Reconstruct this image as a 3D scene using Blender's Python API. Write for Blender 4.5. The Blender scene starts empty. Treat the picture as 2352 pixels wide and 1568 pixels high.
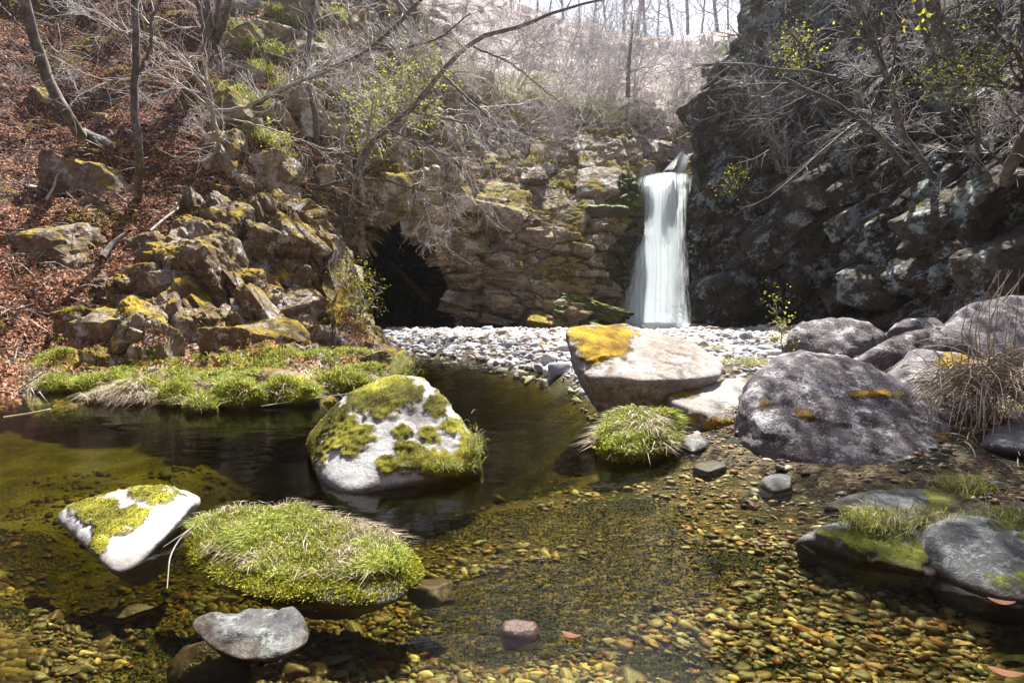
import bpy, bmesh, math, random
import numpy as np
from mathutils import Vector, Matrix, Quaternion

R = math.radians
random.seed(11)
rng = np.random.default_rng(11)
scene = bpy.context.scene
COL = scene.collection

# ------------------------------------------------------------------ camera, world, sun, exposure
CAM_H, PITCH, LENS = 1.4, 5.4, 20.0
cam_d = bpy.data.cameras.new("camera")
cam_d.sensor_width = 36.0
cam_d.lens = LENS
cam_d.clip_start = 0.05
cam_d.clip_end = 500
cam = bpy.data.objects.new("camera", cam_d)
COL.objects.link(cam)
cam.location = (0, 0, CAM_H)
cam.rotation_euler = (R(90 - PITCH), 0, 0)
scene.camera = cam

SUN_AZ, SUN_EL = 14.0, 61.0
world = bpy.data.worlds.new("World")
scene.world = world
world.use_nodes = True
wn = world.node_tree.nodes
wl = world.node_tree.links
wn.clear()
w_out = wn.new("ShaderNodeOutputWorld")
w_bg = wn.new("ShaderNodeBackground")
w_sky = wn.new("ShaderNodeTexSky")
w_sky.sky_type = 'NISHITA'
w_sky.sun_disc = False
w_sky.sun_elevation = R(SUN_EL)
w_sky.sun_rotation = R(SUN_AZ)
w_sky.air_density = 1.0
w_sky.dust_density = 3.5
w_bg.inputs["Strength"].default_value = 0.056
wl.new(w_sky.outputs[0], w_bg.inputs[0])
wl.new(w_bg.outputs[0], w_out.inputs[0])

sun_d = bpy.data.lights.new("sun", 'SUN')
sun_d.energy = 5.0
sun_d.angle = R(0.53)
sun_d.color = (1.0, 0.965, 0.89)
sun = bpy.data.objects.new("sun", sun_d)
COL.objects.link(sun)
SUNV = Vector((math.sin(R(SUN_AZ)) * math.cos(R(SUN_EL)), math.cos(R(SUN_AZ)) * math.cos(R(SUN_EL)), math.sin(R(SUN_EL))))
sun.rotation_euler = (-SUNV).to_track_quat('-Z', 'Y').to_euler()
sun.location = SUNV * 60

scene.view_settings.view_transform = 'Standard'
scene.view_settings.look = 'None'
scene.view_settings.exposure = 1.95
scene.view_settings.gamma = 1.0
scene.view_settings.use_curve_mapping = False
scene.render.engine = 'CYCLES'
scene.cycles.max_bounces = 8
scene.cycles.transparent_max_bounces = 16
scene.cycles.volume_bounces = 1
scene.cycles.use_denoising = True
scene.cycles.caustics_reflective = False
scene.cycles.caustics_refractive = False

# ------------------------------------------------------------------ view geometry (a way to survey the place from the photo)
FPX = 1024 * LENS / 36.0
VS = 1024 / 2352.0
cP, sP = math.cos(R(PITCH)), math.sin(R(PITCH))


def U(px, py, Y):
    """direction of sight -> the real point at forward distance Y (metres)"""
    px, py, Y = np.asarray(px, float), np.asarray(py, float), np.asarray(Y, float)
    dx = (px - 512) / FPX
    dz = (341 - py) / FPX
    fy = cP + dz * sP
    fz = -sP + dz * cP
    t = Y / fy
    return np.stack([dx * t, Y * np.ones_like(t), CAM_H + fz * t], -1)


def V2(vx, vy, Y):
    return U(vx * VS, vy * VS, Y)


def Yw(vy, z=0.0):
    dz = (341 - vy * VS) / FPX
    return (z - CAM_H) * (cP + dz * sP) / (-sP + dz * cP)


def W(vx, vy, z=0.0):
    return V2(vx, vy, Yw(vy, z))


# ------------------------------------------------------------------ numpy noise
def _hash(ix, iy, iz, seed):
    h = (ix.astype(np.int64) * 374761393 + iy.astype(np.int64) * 668265263 + iz.astype(np.int64) * 2147483647 + seed * 974711) & 0xFFFFFFFF
    h = ((h ^ (h >> 13)) * 1274126177) & 0xFFFFFFFF
    h = ((h ^ (h >> 16)) * 2246822519) & 0xFFFFFFFF
    h = h ^ (h >> 15)
    return (h & 0xFFFFFF) / float(0x1000000)


def vnoise(p, seed=0):
    i = np.floor(p)
    f = p - i
    f = f * f * f * (f * (f * 6 - 15) + 10)
    i = i.astype(np.int64)
    r = 0
    for dx in (0, 1):
        for dy in (0, 1):
            for dz in (0, 1):
                w = (f[..., 0] if dx else 1 - f[..., 0]) * (f[..., 1] if dy else 1 - f[..., 1]) * (f[..., 2] if dz else 1 - f[..., 2])
                r = r + w * _hash(i[..., 0] + dx, i[..., 1] + dy, i[..., 2] + dz, seed)
    return r * 2 - 1


def fbm(p, octaves=4, seed=0, gain=0.5):
    p = np.asarray(p, float)
    r, a, s = 0, 1.0, 0
    for o in range(octaves):
        r = r + a * vnoise(p * (2.03 ** o) + 17.3 * o, seed + o)
        s += a
        a *= gain
    return r / s


def worley(p, seed=0):
    i = np.floor(p).astype(np.int64)
    f1 = np.full(p.shape[:-1], 9.0)
    f2 = np.full(p.shape[:-1], 9.0)
    cid = np.zeros(p.shape[:-1])
    for dx in (-1, 0, 1):
        for dy in (-1, 0, 1):
            for dz in (-1, 0, 1):
                c = i + np.array([dx, dy, dz])
                q = [c[..., k] + _hash(c[..., 0], c[..., 1], c[..., 2], seed + 31 * (k + 1)) for k in range(3)]
                d = np.sqrt((q[0] - p[..., 0]) ** 2 + (q[1] - p[..., 1]) ** 2 + (q[2] - p[..., 2]) ** 2)
                rnd = _hash(c[..., 0], c[..., 1], c[..., 2], seed + 777)
                nearer = d < f1
                f2 = np.where(nearer, f1, np.minimum(f2, d))
                cid = np.where(nearer, rnd, cid)
                f1 = np.where(nearer, d, f1)
    return f1, f2, cid


def sstep(a, b, x):
    t = np.clip((x - a) / (b - a), 0, 1)
    return t * t * (3 - 2 * t)


def rot_xyz(ax, ay, az):
    return np.array(Matrix.Rotation(R(az), 3, 'Z') @ Matrix.Rotation(R(ay), 3, 'Y') @ Matrix.Rotation(R(ax), 3, 'X'))


def blocky(P, size, rot, amp, crack, seed):
    """plates of rock: every cell gets its own offset, joints recessed"""
    q = (P @ rot) / np.array(size)
    q = q + 0.22 * np.stack([fbm(q * 1.3 + 5, 2, seed + 3), fbm(q * 1.3 + 9, 2, seed + 4), fbm(q * 1.3 + 13, 2, seed + 5)], -1)
    f1, f2, cid = worley(q, seed)
    e = f2 - f1
    return (cid - 0.5) * amp * sstep(0.0, 0.16, e) - crack * (1 - sstep(0.0, 0.12, e))


class TPS:
    """smooth distance surface through surveyed points"""
    def __init__(self, pts):
        pts = np.array(pts, float)
        self.c = pts[:, :2] / 300.0
        n = len(pts)
        K = self._k(self.c)
        A = np.zeros((n + 3, n + 3))
        A[:n, :n] = K + 0.004 * np.eye(n)
        A[:n, n] = 1
        A[:n, n + 1:] = self.c
        A[n, :n] = 1
        A[n + 1:, :n] = self.c.T
        b = np.zeros(n + 3)
        b[:n] = np.log(pts[:, 2])
        self.w = np.linalg.solve(A, b)

    def _k(self, x):
        d2 = ((x[..., None, :] - self.c) ** 2).sum(-1)
        return 0.5 * d2 * np.log(d2 + 1e-9)

    def __call__(self, px, py):
        x = np.stack([np.asarray(px, float), np.asarray(py, float)], -1) / 300.0
        n = len(self.c)
        return np.exp(self._k(x) @ self.w[:n] + self.w[n] + x @ self.w[n + 1:])


# ------------------------------------------------------------------ object helpers
def mk_mesh(name, V, F, mat=None, smooth=True):
    V = np.ascontiguousarray(V, np.float32).reshape(-1, 3)
    F = np.ascontiguousarray(F, np.int32)
    me = bpy.data.meshes.new(name)
    me.vertices.add(len(V))
    me.vertices.foreach_set("co", V.ravel())
    n, k = F.shape
    me.loops.add(n * k)
    me.loops.foreach_set("vertex_index", F.ravel())
    me.polygons.add(n)
    me.polygons.foreach_set("loop_start", np.arange(0, n * k, k, dtype=np.int32))
    me.polygons.foreach_set("use_smooth", np.full(n, smooth, dtype=bool))
    me.update(calc_edges=True)
    me.validate()
    if mat:
        me.materials.append(mat)
    return me


def attr(me, name, vals):
    a = me.attributes.new(name, 'FLOAT', 'POINT')
    a.data.foreach_set("value", np.ascontiguousarray(vals, np.float32))


def link(name, me, parent=None, loc=None):
    o = bpy.data.objects.new(name, me)
    COL.objects.link(o)
    if loc is not None:
        o.location = loc
    if parent:
        o.parent = parent
    return o


def tag(o, label=None, cat=None, group=None, kind=None):
    if label: o["label"] = label
    if cat: o["category"] = cat
    if group: o["group"] = group
    if kind: o["kind"] = kind
    return o


def thing(name, label, cat, loc=(0, 0, 0), group=None):
    o = bpy.data.objects.new(name, None)
    o.empty_display_size = 0.1
    COL.objects.link(o)
    o.location = loc
    return tag(o, label, cat, group)


# ------------------------------------------------------------------ materials
class NT:
    def __init__(self, name):
        self.m = bpy.data.materials.new(name)
        self.m.use_nodes = True
        self.t = self.m.node_tree
        self.t.nodes.clear()
        self.out = self.t.nodes.new("ShaderNodeOutputMaterial")
        self._pos = None

    def n(self, typ, ins=None, **props):
        nd = self.t.nodes.new(typ)
        for k, v in props.items():
            setattr(nd, k, v)
        for k, v in (ins or {}).items():
            self.set(nd.inputs[k], v)
        return nd

    def set(self, sock, v):
        if isinstance(v, bpy.types.NodeSocket):
            self.t.links.new(v, sock)
        elif isinstance(v, bpy.types.Node):
            self.t.links.new(v.outputs[0], sock)
        else:
            if hasattr(sock.default_value, "__len__") and len(sock.default_value) == 4 and len(v) == 3:
                v = (*v, 1)
            sock.default_value = v

    def pos(self):
        if not self._pos:
            self._pos = self.n("ShaderNodeNewGeometry")
        return self._pos.outputs["Position"]

    def nz(self):
        self.pos()
        s = self.n("ShaderNodeSeparateXYZ", {0: self._pos.outputs["Normal"]})
        return s.outputs[2]

    def mapping(self, scale, rot=(0, 0, 0), src=None):
        return self.n("ShaderNodeMapping", {"Vector": src or self.pos(), "Scale": scale, "Rotation": rot}).outputs[0]

    def noise(self, scale, detail=4, rough=0.6, vec=None, dist=0.0):
        return self.n("ShaderNodeTexNoise", {"Vector": vec or self.pos(), "Scale": scale, "Detail": detail, "Roughness": rough, "Distortion": dist}).outputs[0]

    def vor(self, scale, vec=None, out=0, feature='F1'):
        return self.n("ShaderNodeTexVoronoi", {"Vector": vec or self.pos(), "Scale": scale}, feature=feature).outputs[out]

    def math(self, op, a, b=0.0, c=0.0, clamp=False):
        nd = self.n("ShaderNodeMath", {0: a, 1: b}, operation=op, use_clamp=clamp)
        if op in ('MULTIPLY_ADD',):
            self.set(nd.inputs[2], c)
        return nd.outputs[0]

    def ss(self, v, a, b):
        nd = self.n("ShaderNodeMapRange", {0: v, 1: a, 2: b, 3: 0.0, 4: 1.0}, interpolation_type='SMOOTHSTEP')
        return nd.outputs[0]

    def mix(self, f, a, b, mode='MIX'):
        nd = self.n("ShaderNodeMix", data_type='RGBA', blend_type=mode)
        self.set(nd.inputs[0], f)
        self.set(nd.inputs[6], a)
        self.set(nd.inputs[7], b)
        return nd.outputs[2]

    def ramp(self, v, stops, interp='LINEAR'):
        nd = self.n("ShaderNodeValToRGB", {0: v})
        r = nd.color_ramp
        r.interpolation = interp
        while len(r.elements) < len(stops):
            r.elements.new(0.5)
        for e, (p, c) in zip(r.elements, stops):
            e.position = p
            e.color = (*c, 1)
        return nd.outputs[0]

    def attr(self, name):
        return self.n("ShaderNodeAttribute", attribute_name=name).outputs["Fac"]

    def bump(self, h, strength, dist, normal=None):
        nd = self.n("ShaderNodeBump", {"Strength": strength, "Distance": dist, "Height": h})
        if normal: self.set(nd.inputs["Normal"], normal)
        return nd.outputs[0]

    def pbsdf(self, color, rough=0.9, normal=None, spec=0.3, **kw):
        nd = self.n("ShaderNodeBsdfPrincipled", {"Base Color": color, "Roughness": rough, "Specular IOR Level": spec})
        if normal: self.set(nd.inputs["Normal"], normal)
        for k, v in kw.items():
            self.set(nd.inputs[k], v)
        return nd.outputs[0]

    def done(self, shader, volume=None):
        if shader is not None: self.set(self.out.inputs["Surface"], shader)
        if volume is not None: self.set(self.out.inputs["Volume"], volume)
        return self.m


def rock_material(name, cols, lichen=None, lich_amt=0.5, lich_scale=3.0, moss=None, moss_up=0.0, moss_bias=0.0, moss_scale=1.2,
                  use_attr=False, speck=0.0, bump=0.6, scale=1.0, rough=0.9, wet_line=False, strata=None, blotch=None):
    t = NT(name)
    big = t.noise(0.9 * scale, 5, 0.62, dist=0.4)
    fine = t.noise(9 * scale, 6, 0.7)
    c = t.ramp(t.math('MULTIPLY_ADD', fine, 0.45, t.math('MULTIPLY', big, 0.6)), [(0.33, cols[0]), (0.5, cols[1]), (0.68, cols[2])])
    if strata:
        sv = t.noise(strata[0], 4, 0.65, vec=t.mapping(strata[1], strata[2]))
        c = t.mix(t.math('MULTIPLY', t.ss(sv, 0.42, 0.62), 0.6), c, strata[3])
    if blotch:
        bl = t.math('ADD', t.math('MULTIPLY', t.noise(blotch[1], 4, 0.65, dist=0.8), 0.7), t.math('MULTIPLY', t.noise(blotch[1] * 7, 4, 0.75), 0.4))
        c = t.mix(t.math('MULTIPLY', t.ss(bl, 0.56, 0.70), blotch[2]), c, blotch[0])
    if speck:
        sp = t.vor(85)
        c = t.mix(t.math('MULTIPLY', t.ss(sp, 0.34, 0.12), speck), c, (0.05, 0.045, 0.045))
        sp2 = t.noise(60, 3, 0.7)
        c = t.mix(t.math('MULTIPLY', t.ss(sp2, 0.55, 0.7), speck), c, (0.62, 0.6, 0.6))
    h = t.math('ADD', t.math('MULTIPLY', fine, 0.5), t.math('MULTIPLY', t.noise(34 * scale, 4, 0.7), 0.22))
    h = t.math('ADD', h, t.math('MULTIPLY', big, 0.7))
    if lichen:
        ln = t.math('ADD', t.math('MULTIPLY', t.noise(lich_scale, 3, 0.6), 0.65), t.math('MULTIPLY', t.noise(lich_scale * 6.5, 4, 0.72, dist=0.5), 0.5))
        lm = t.ss(ln, 0.69 - 0.2 * lich_amt, 0.77 - 0.2 * lich_amt)
        c = t.mix(t.math('MULTIPLY', lm, 0.92), c, t.mix(t.noise(12, 2), lichen, tuple(x * 0.62 for x in lichen)))
        h = t.math('MULTIPLY_ADD', lm, 0.05, h)
    if moss:
        mn = t.math('ADD', t.math('MULTIPLY', t.noise(moss_scale, 4, 0.62), 0.8), t.math('MULTIPLY', t.noise(moss_scale * 9, 4, 0.75), 0.35))
        v = t.math('ADD', mn, moss_bias)
        if moss_up:
            v = t.math('ADD', v, t.math('MULTIPLY', t.nz(), moss_up))
        if use_attr:
            v = t.math('ADD', t.attr("moss"), t.math('MULTIPLY', t.math('SUBTRACT', t.noise(30, 7, 0.85), 0.5), 2.1))
            mm = t.ss(v, 0.34, 0.72)
        else:
            mm = t.ss(v, 0.62, 0.74)
        mc = t.ramp(t.math('ADD', t.math('MULTIPLY', t.noise(3.0, 3, 0.6), 0.7), t.math('MULTIPLY', t.noise(55, 3, 0.7), 0.35)),
                    [(0.40, moss[0]), (0.52, moss[1]), (0.63, moss[2])])
        c = t.mix(mm, c, mc)
        h = t.math('ADD', h, t.math('MULTIPLY', mm, t.math('MULTIPLY_ADD', t.noise(70, 4, 0.8), 0.5, 0.15)))
    rgh = rough
    if wet_line:
        z = t.n("ShaderNodeSeparateXYZ", {0: t.pos()}).outputs[2]
        zz = t.math('ADD', z, t.math('MULTIPLY', t.noise(6, 3), -0.05))
        wet = t.ss(zz, 0.028, -0.012)
        c = t.mix(wet, c, t.mix(0.7, c, (0.05, 0.036, 0.022)))
        rgh = t.math('MULTIPLY_ADD', wet, -0.3, rough)
    return t.done(t.pbsdf(c, rgh, t.bump(h, bump, 0.05), 0.14))


MOSS_Y = [(0.04, 0.034, 0.006), (0.12, 0.112, 0.012), (0.26, 0.245, 0.03)]
MOSS_G = [(0.025, 0.03, 0.005), (0.07, 0.08, 0.009), (0.16, 0.17, 0.02)]
MOSS_O = [(0.10, 0.06, 0.008), (0.28, 0.17, 0.015), (0.45, 0.31, 0.03)]

M = {}
M['boulder_pale'] = rock_material("pale_granite", [(0.20, 0.195, 0.195), (0.32, 0.315, 0.315), (0.45, 0.445, 0.445)], moss=MOSS_Y, use_attr=True, speck=0.4, bump=0.5, wet_line=True, blotch=((0.17, 0.155, 0.135), 3.4, 0.75))
M['boulder_tan'] = rock_material("tan_boulder_rock", [(0.115, 0.088, 0.066), (0.225, 0.20, 0.182), (0.35, 0.335, 0.325)], lichen=(0.42, 0.40, 0.41), lich_amt=0.38, moss=MOSS_O, use_attr=True, speck=0.45, bump=0.9, wet_line=True, blotch=((0.13, 0.09, 0.06), 1.8, 0.75))
M['boulder_purple'] = rock_material("purple_grey_rock", [(0.035, 0.028, 0.029), (0.085, 0.074, 0.08), (0.16, 0.147, 0.158)], lichen=(0.40, 0.40, 0.41), lich_amt=0.5, lich_scale=5, moss=MOSS_O, use_attr=True, speck=0.4, bump=1.0, wet_line=True, blotch=((0.05, 0.036, 0.024), 2.6, 0.8))
M['boulder_grey'] = rock_material("wet_grey_stone", [(0.045, 0.046, 0.048), (0.09, 0.091, 0.095), (0.155, 0.157, 0.16)], lichen=(0.36, 0.4, 0.39), lich_amt=0.2, lich_scale=5, moss=MOSS_G, use_attr=True, speck=0.3, bump=0.6, rough=0.65, wet_line=True, blotch=((0.06, 0.055, 0.045), 4.0, 0.5))
M['boulder_shaded'] = rock_material("shade_darkened_stone", [(0.03, 0.031, 0.032), (0.06, 0.061, 0.062), (0.105, 0.106, 0.106)], lichen=(0.22, 0.245, 0.24), lich_amt=0.5, lich_scale=9, moss=MOSS_G, use_attr=True, speck=0.15, bump=0.6, rough=0.75, wet_line=True)  # darker copy of the grey stone, shade put into its colour
M['islet'] = rock_material("moss_covered_stone", [(0.16, 0.15, 0.14), (0.26, 0.25, 0.24), (0.38, 0.37, 0.37)], moss=[(0.06, 0.06, 0.008), (0.17, 0.18, 0.015), (0.30, 0.30, 0.035)], use_attr=True, speck=0.2, bump=0.9, wet_line=True)
M['red_stone'] = rock_material("dark_red_stone", [(0.022, 0.010, 0.008), (0.045, 0.02, 0.016), (0.08, 0.04, 0.032)], bump=0.5, rough=0.35)
M['sunk'] = rock_material("drowned_stone", [(0.02, 0.013, 0.008), (0.045, 0.028, 0.018), (0.085, 0.058, 0.038)], moss=[(0.012, 0.014, 0.003), (0.03, 0.034, 0.006), (0.065, 0.07, 0.012)], moss_up=0.1, moss_bias=-0.1, bump=0.5, rough=0.45)
M['cliff'] = rock_material("bedded_cliff_rock", [(0.08, 0.058, 0.04), (0.25, 0.195, 0.14), (0.46, 0.40, 0.32)], lichen=(0.55, 0.54, 0.52), lich_amt=0.42, lich_scale=1.6,
                           moss=[(0.06, 0.05, 0.008), (0.15, 0.12, 0.012), (0.27, 0.20, 0.03)], moss_up=0.12, moss_bias=0.02, moss_scale=0.7, bump=0.9,
                           strata=(1.0, (0.6, 0.6, 5.0), (0, 0.1, 0), (0.09, 0.06, 0.04)))
M['wet_cliff_cave_shade'] = rock_material("wet_mossy_rock_cave_shade", [(0.03, 0.026, 0.02), (0.06, 0.055, 0.04), (0.11, 0.10, 0.08)], moss=[(0.02, 0.035, 0.004), (0.07, 0.10, 0.01), (0.17, 0.19, 0.02)], moss_up=0.2, moss_bias=0.06, bump=0.9, rough=0.55)
M['outcrop'] = rock_material("outcrop_rock", [(0.035, 0.022, 0.013), (0.125, 0.088, 0.058), (0.29, 0.25, 0.21)], lichen=(0.5, 0.49, 0.5), lich_amt=0.4, lich_scale=2.6,
                             moss=[(0.05, 0.036, 0.006), (0.17, 0.12, 0.012), (0.36, 0.26, 0.03)], moss_up=0.16, moss_bias=-0.015, moss_scale=1.6, bump=0.9)
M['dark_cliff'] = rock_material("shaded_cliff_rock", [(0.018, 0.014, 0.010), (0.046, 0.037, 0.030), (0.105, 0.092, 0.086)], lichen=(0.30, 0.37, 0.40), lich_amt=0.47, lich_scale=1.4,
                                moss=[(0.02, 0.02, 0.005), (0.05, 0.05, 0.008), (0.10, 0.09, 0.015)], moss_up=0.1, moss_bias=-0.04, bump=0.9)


def litter_material(name, cols, moss, bias, rock):
    t = NT(name)
    a = t.vor(16, vec=t.mapping((1, 1, 1.4)), out=1)
    sep = t.n("ShaderNodeSeparateColor", {0: a}).outputs[0]
    f = t.noise(5, 5, 0.7)
    c = t.ramp(t.math('ADD', t.math('MULTIPLY', sep, 0.6), t.math('MULTIPLY', f, 0.45)), [(0.2, cols[0]), (0.5, cols[1]), (0.85, cols[2])])
    mn = t.math('ADD', t.math('MULTIPLY', t.noise(0.8, 4, 0.62), 0.8), t.math('MULTIPLY', t.noise(9, 4, 0.75), 0.35))
    mm = t.ss(t.math('ADD', mn, bias), 0.62, 0.74)
    c = t.mix(mm, c, t.ramp(t.noise(6, 4, 0.7), [(0.35, moss[0]), (0.5, moss[1]), (0.65, moss[2])]))
    rk = t.ss(t.math('ADD', t.nz(), t.math('MULTIPLY', f, 0.25)), 0.58, 0.42)
    c = t.mix(rk, c, t.ramp(f, [(0.35, rock[0]), (0.65, rock[1])]))
    h = t.math('ADD', f, t.math('MULTIPLY', t.vor(16), 0.8))
    return t.done(t.pbsdf(c, 0.95, t.bump(h, 0.9, 0.06), 0.15))


M['slope'] = litter_material("leaf_litter_ground", [(0.012, 0.007, 0.005), (0.06, 0.029, 0.021), (0.18, 0.10, 0.072)], MOSS_Y, -0.1, [(0.04, 0.03, 0.022), (0.14, 0.11, 0.09)])
M['far_slope'] = litter_material("far_litter_glow_paled", [(0.2, 0.15, 0.14), (0.40, 0.33, 0.32), (0.58, 0.5, 0.5)], MOSS_Y, -0.04, [(0.08, 0.06, 0.05), (0.2, 0.17, 0.15)])  # litter paled and tinted: the bright haze glow is painted into its colour


PEB = [("amber", (0.30, 0.185, 0.075)), ("dark brown", (0.07, 0.045, 0.028)), ("sandy yellow", (0.42, 0.32, 0.16)), ("olive grey", (0.13, 0.115, 0.08)), ("orange brown", (0.31, 0.15, 0.055)),
       ("grey brown", (0.20, 0.17, 0.135)), ("cream", (0.55, 0.47, 0.33)), ("dark red", (0.14, 0.055, 0.035)), ("tan", (0.30, 0.235, 0.15)), ("brown", (0.12, 0.078, 0.048)), ("blue grey", (0.20, 0.205, 0.21)), ("black", (0.035, 0.03, 0.026))]
BAR = [("pale grey", (0.38, 0.37, 0.38)), ("mid grey", (0.23, 0.23, 0.245)), ("off white", (0.50, 0.49, 0.50)), ("warm grey", (0.31, 0.285, 0.27)), ("blue grey", (0.25, 0.265, 0.29)),
       ("whitish", (0.56, 0.55, 0.55)), ("rusty", (0.33, 0.25, 0.20)), ("light grey", (0.43, 0.42, 0.43))]


def pebble_material(name, pal, rough=0.5, hue=0.5):
    t = NT(name)
    n = len(pal)
    c = t.ramp(t.attr("rnd"), [(k / n, col) for k, (nm, col) in enumerate(pal)], 'CONSTANT')
    n1 = t.noise(40, 4, 0.7)
    c = t.mix(t.math('MULTIPLY', t.ss(n1, 0.35, 0.7), hue), c, tuple(0.3 * v for v in pal[3][1]))
    return t.done(t.pbsdf(c, rough, t.bump(n1, 0.3, 0.01), 0.35))


M['pebble'] = pebble_material("amber_river_pebbles", PEB)
M['bar_stone'] = pebble_material("pale_bar_stones", BAR, 0.85, 0.3)


def simple(name, cols, scale=6, rough=0.85, stretch=(1, 1, 1), spec=0.2, bump=0.3, trans=0.0, rnd=False):
    t = NT(name)
    v = t.noise(scale, 4, 0.65, vec=t.mapping(stretch))
    if rnd:
        v = t.math('ADD', t.math('MULTIPLY', v, 0.35), t.math('MULTIPLY', t.attr("rnd"), 0.68))
    c = t.ramp(v, [(0.25, cols[0]), (0.5, cols[1]), (0.75, cols[2])])
    s = t.pbsdf(c, rough, t.bump(v, bump, 0.02), spec)
    if trans:
        tr = t.n("ShaderNodeBsdfTranslucent", {"Color": c}).outputs[0]
        s = t.n("ShaderNodeMixShader", {0: trans, 1: s, 2: tr}).outputs[0]
    return t.done(s)


def bed_material():
    t = NT("stream_bed_gravel")
    v = t.n("ShaderNodeTexVoronoi", {"Vector": t.mapping((30, 44, 30)), "Scale": 1.0})
    sep = t.n("ShaderNodeSeparateColor", {0: v.outputs[1]}).outputs[0]
    n1 = t.noise(2.2, 4, 0.65)
    c = t.ramp(t.math('ADD', t.math('MULTIPLY', sep, 0.65), t.math('MULTIPLY', n1, 0.35)), [(0.15, (0.012, 0.009, 0.005)), (0.5, (0.05, 0.035, 0.016)), (0.85, (0.16, 0.115, 0.05))])
    c = t.mix(t.ss(t.noise(1.3, 4, 0.7), 0.5, 0.62), c, (0.012, 0.014, 0.004))
    c = t.mix(t.attr("sand"), c, t.ramp(n1, [(0.35, (0.10, 0.09, 0.045)), (0.65, (0.31, 0.275, 0.17))]))
    h = t.math('SUBTRACT', 1.0, v.outputs[0])
    return t.done(t.pbsdf(c, 0.8, t.bump(h, 0.8, 0.02), 0.2))


M['bed'] = bed_material()
M['bark_pale'] = simple("pale_bark", [(0.14, 0.12, 0.11), (0.30, 0.275, 0.26), (0.5, 0.48, 0.46)], 7, stretch=(1, 1, 1.6))
M['bark_lichen'] = simple("lichen_spotted_bark", [(0.04, 0.034, 0.03), (0.12, 0.11, 0.105), (0.30, 0.31, 0.31)], 9)
M['bark_mid'] = simple("grey_brown_bark", [(0.05, 0.042, 0.036), (0.12, 0.105, 0.095), (0.28, 0.26, 0.245)], 8, stretch=(1, 1, 0.7))
M['bark_dark'] = simple("dark_bark", [(0.05, 0.04, 0.033), (0.10, 0.085, 0.07), (0.2, 0.18, 0.165)], 7, stretch=(1, 1, 0.5))
M['twig'] = simple("pale_twigs", [(0.24, 0.21, 0.20), (0.42, 0.39, 0.38), (0.62, 0.60, 0.6)], 3)
M['twig_shaded'] = simple("shade_darkened_twigs", [(0.035, 0.03, 0.027), (0.075, 0.066, 0.062), (0.16, 0.15, 0.145)], 3)  # darker copy of the twigs, the right cliff's shade put into the colour
M['water_moss'] = simple("drowned_moss", [(0.010, 0.012, 0.003), (0.022, 0.026, 0.005), (0.05, 0.055, 0.01)], 6, 0.9, rnd=True)
M['dead_wood'] = simple("weathered_wood", [(0.12, 0.10, 0.085), (0.26, 0.235, 0.21), (0.4, 0.37, 0.34)], 9, stretch=(1, 1, 1))
M['leaf_young'] = simple("young_leaves", [(0.16, 0.17, 0.012), (0.30, 0.31, 0.025), (0.48, 0.46, 0.06)], 4, 0.6, trans=0.45, rnd=True)
M['leaf_green'] = simple("olive_leaves", [(0.05, 0.06, 0.008), (0.12, 0.13, 0.015), (0.26, 0.26, 0.04)], 4, 0.6, trans=0.35, rnd=True)
M['leaf_orange'] = simple("orange_buds", [(0.22, 0.12, 0.03), (0.38, 0.22, 0.06), (0.5, 0.33, 0.12)], 4, 0.7, trans=0.35, rnd=True)
M['leaf_dead'] = simple("dead_leaves", [(0.055, 0.022, 0.012), (0.26, 0.108, 0.058), (0.48, 0.27, 0.17)], 3, 0.75, trans=0.15, rnd=True)
M['grass'] = simple("spring_grass", [(0.09, 0.13, 0.012), (0.25, 0.30, 0.03), (0.48, 0.48, 0.14)], 5, 0.6, trans=0.35, rnd=True)
M['moss_tuft'] = simple("moss_pile", [(0.08, 0.08, 0.008), (0.23, 0.23, 0.018), (0.42, 0.40, 0.05)], 6, 0.9, trans=0.25, rnd=True)
M['moss_dull'] = simple("short_moss_pile", [(0.05, 0.042, 0.007), (0.13, 0.122, 0.014), (0.28, 0.27, 0.035)], 9, 0.9, trans=0.2, rnd=True)
M['moss_gold'] = simple("golden_moss_pile", [(0.07, 0.05, 0.006), (0.20, 0.145, 0.014), (0.38, 0.29, 0.03)], 6, 0.9, trans=0.2, rnd=True)
M['straw'] = simple("dry_straw", [(0.20, 0.15, 0.10), (0.38, 0.31, 0.22), (0.58, 0.50, 0.40)], 4, 0.8, trans=0.2, rnd=True)


def water_material():
    t = NT("clear_stream_water")
    w1 = t.noise(1.6, 3, 0.5, vec=t.mapping((1.0, 2.6, 1.0), (0, 0, R(12))), dist=0.6)
    w2 = t.noise(9, 2, 0.5, vec=t.mapping((1.0, 2.2, 1.0), (0, 0, R(-8))))
    h = t.math('MULTIPLY_ADD', w2, 0.18, w1)
    nrm = t.bump(h, 0.16, 0.05)
    fr = t.n("ShaderNodeFresnel", {"IOR": 1.33, "Normal": nrm}).outputs[0]
    gl = t.n("ShaderNodeBsdfGlossy", {"Color": (0.95, 0.97, 1.0, 1), "Roughness": 0.07, "Normal": nrm}).outputs[0]
    tr = t.n("ShaderNodeBsdfTransparent", {"Color": (0.97, 0.97, 0.95, 1)}).outputs[0]
    s = t.n("ShaderNodeMixShader", {0: t.math('MULTIPLY', fr, 0.6), 1: tr, 2: gl}).outputs[0]
    vol = t.n("ShaderNodeVolumeAbsorption", {"Color": (0.755, 0.75, 0.44, 1), "Density": 3.8}).outputs[0]
    return t.done(s, vol)


M['water'] = water_material()


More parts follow.
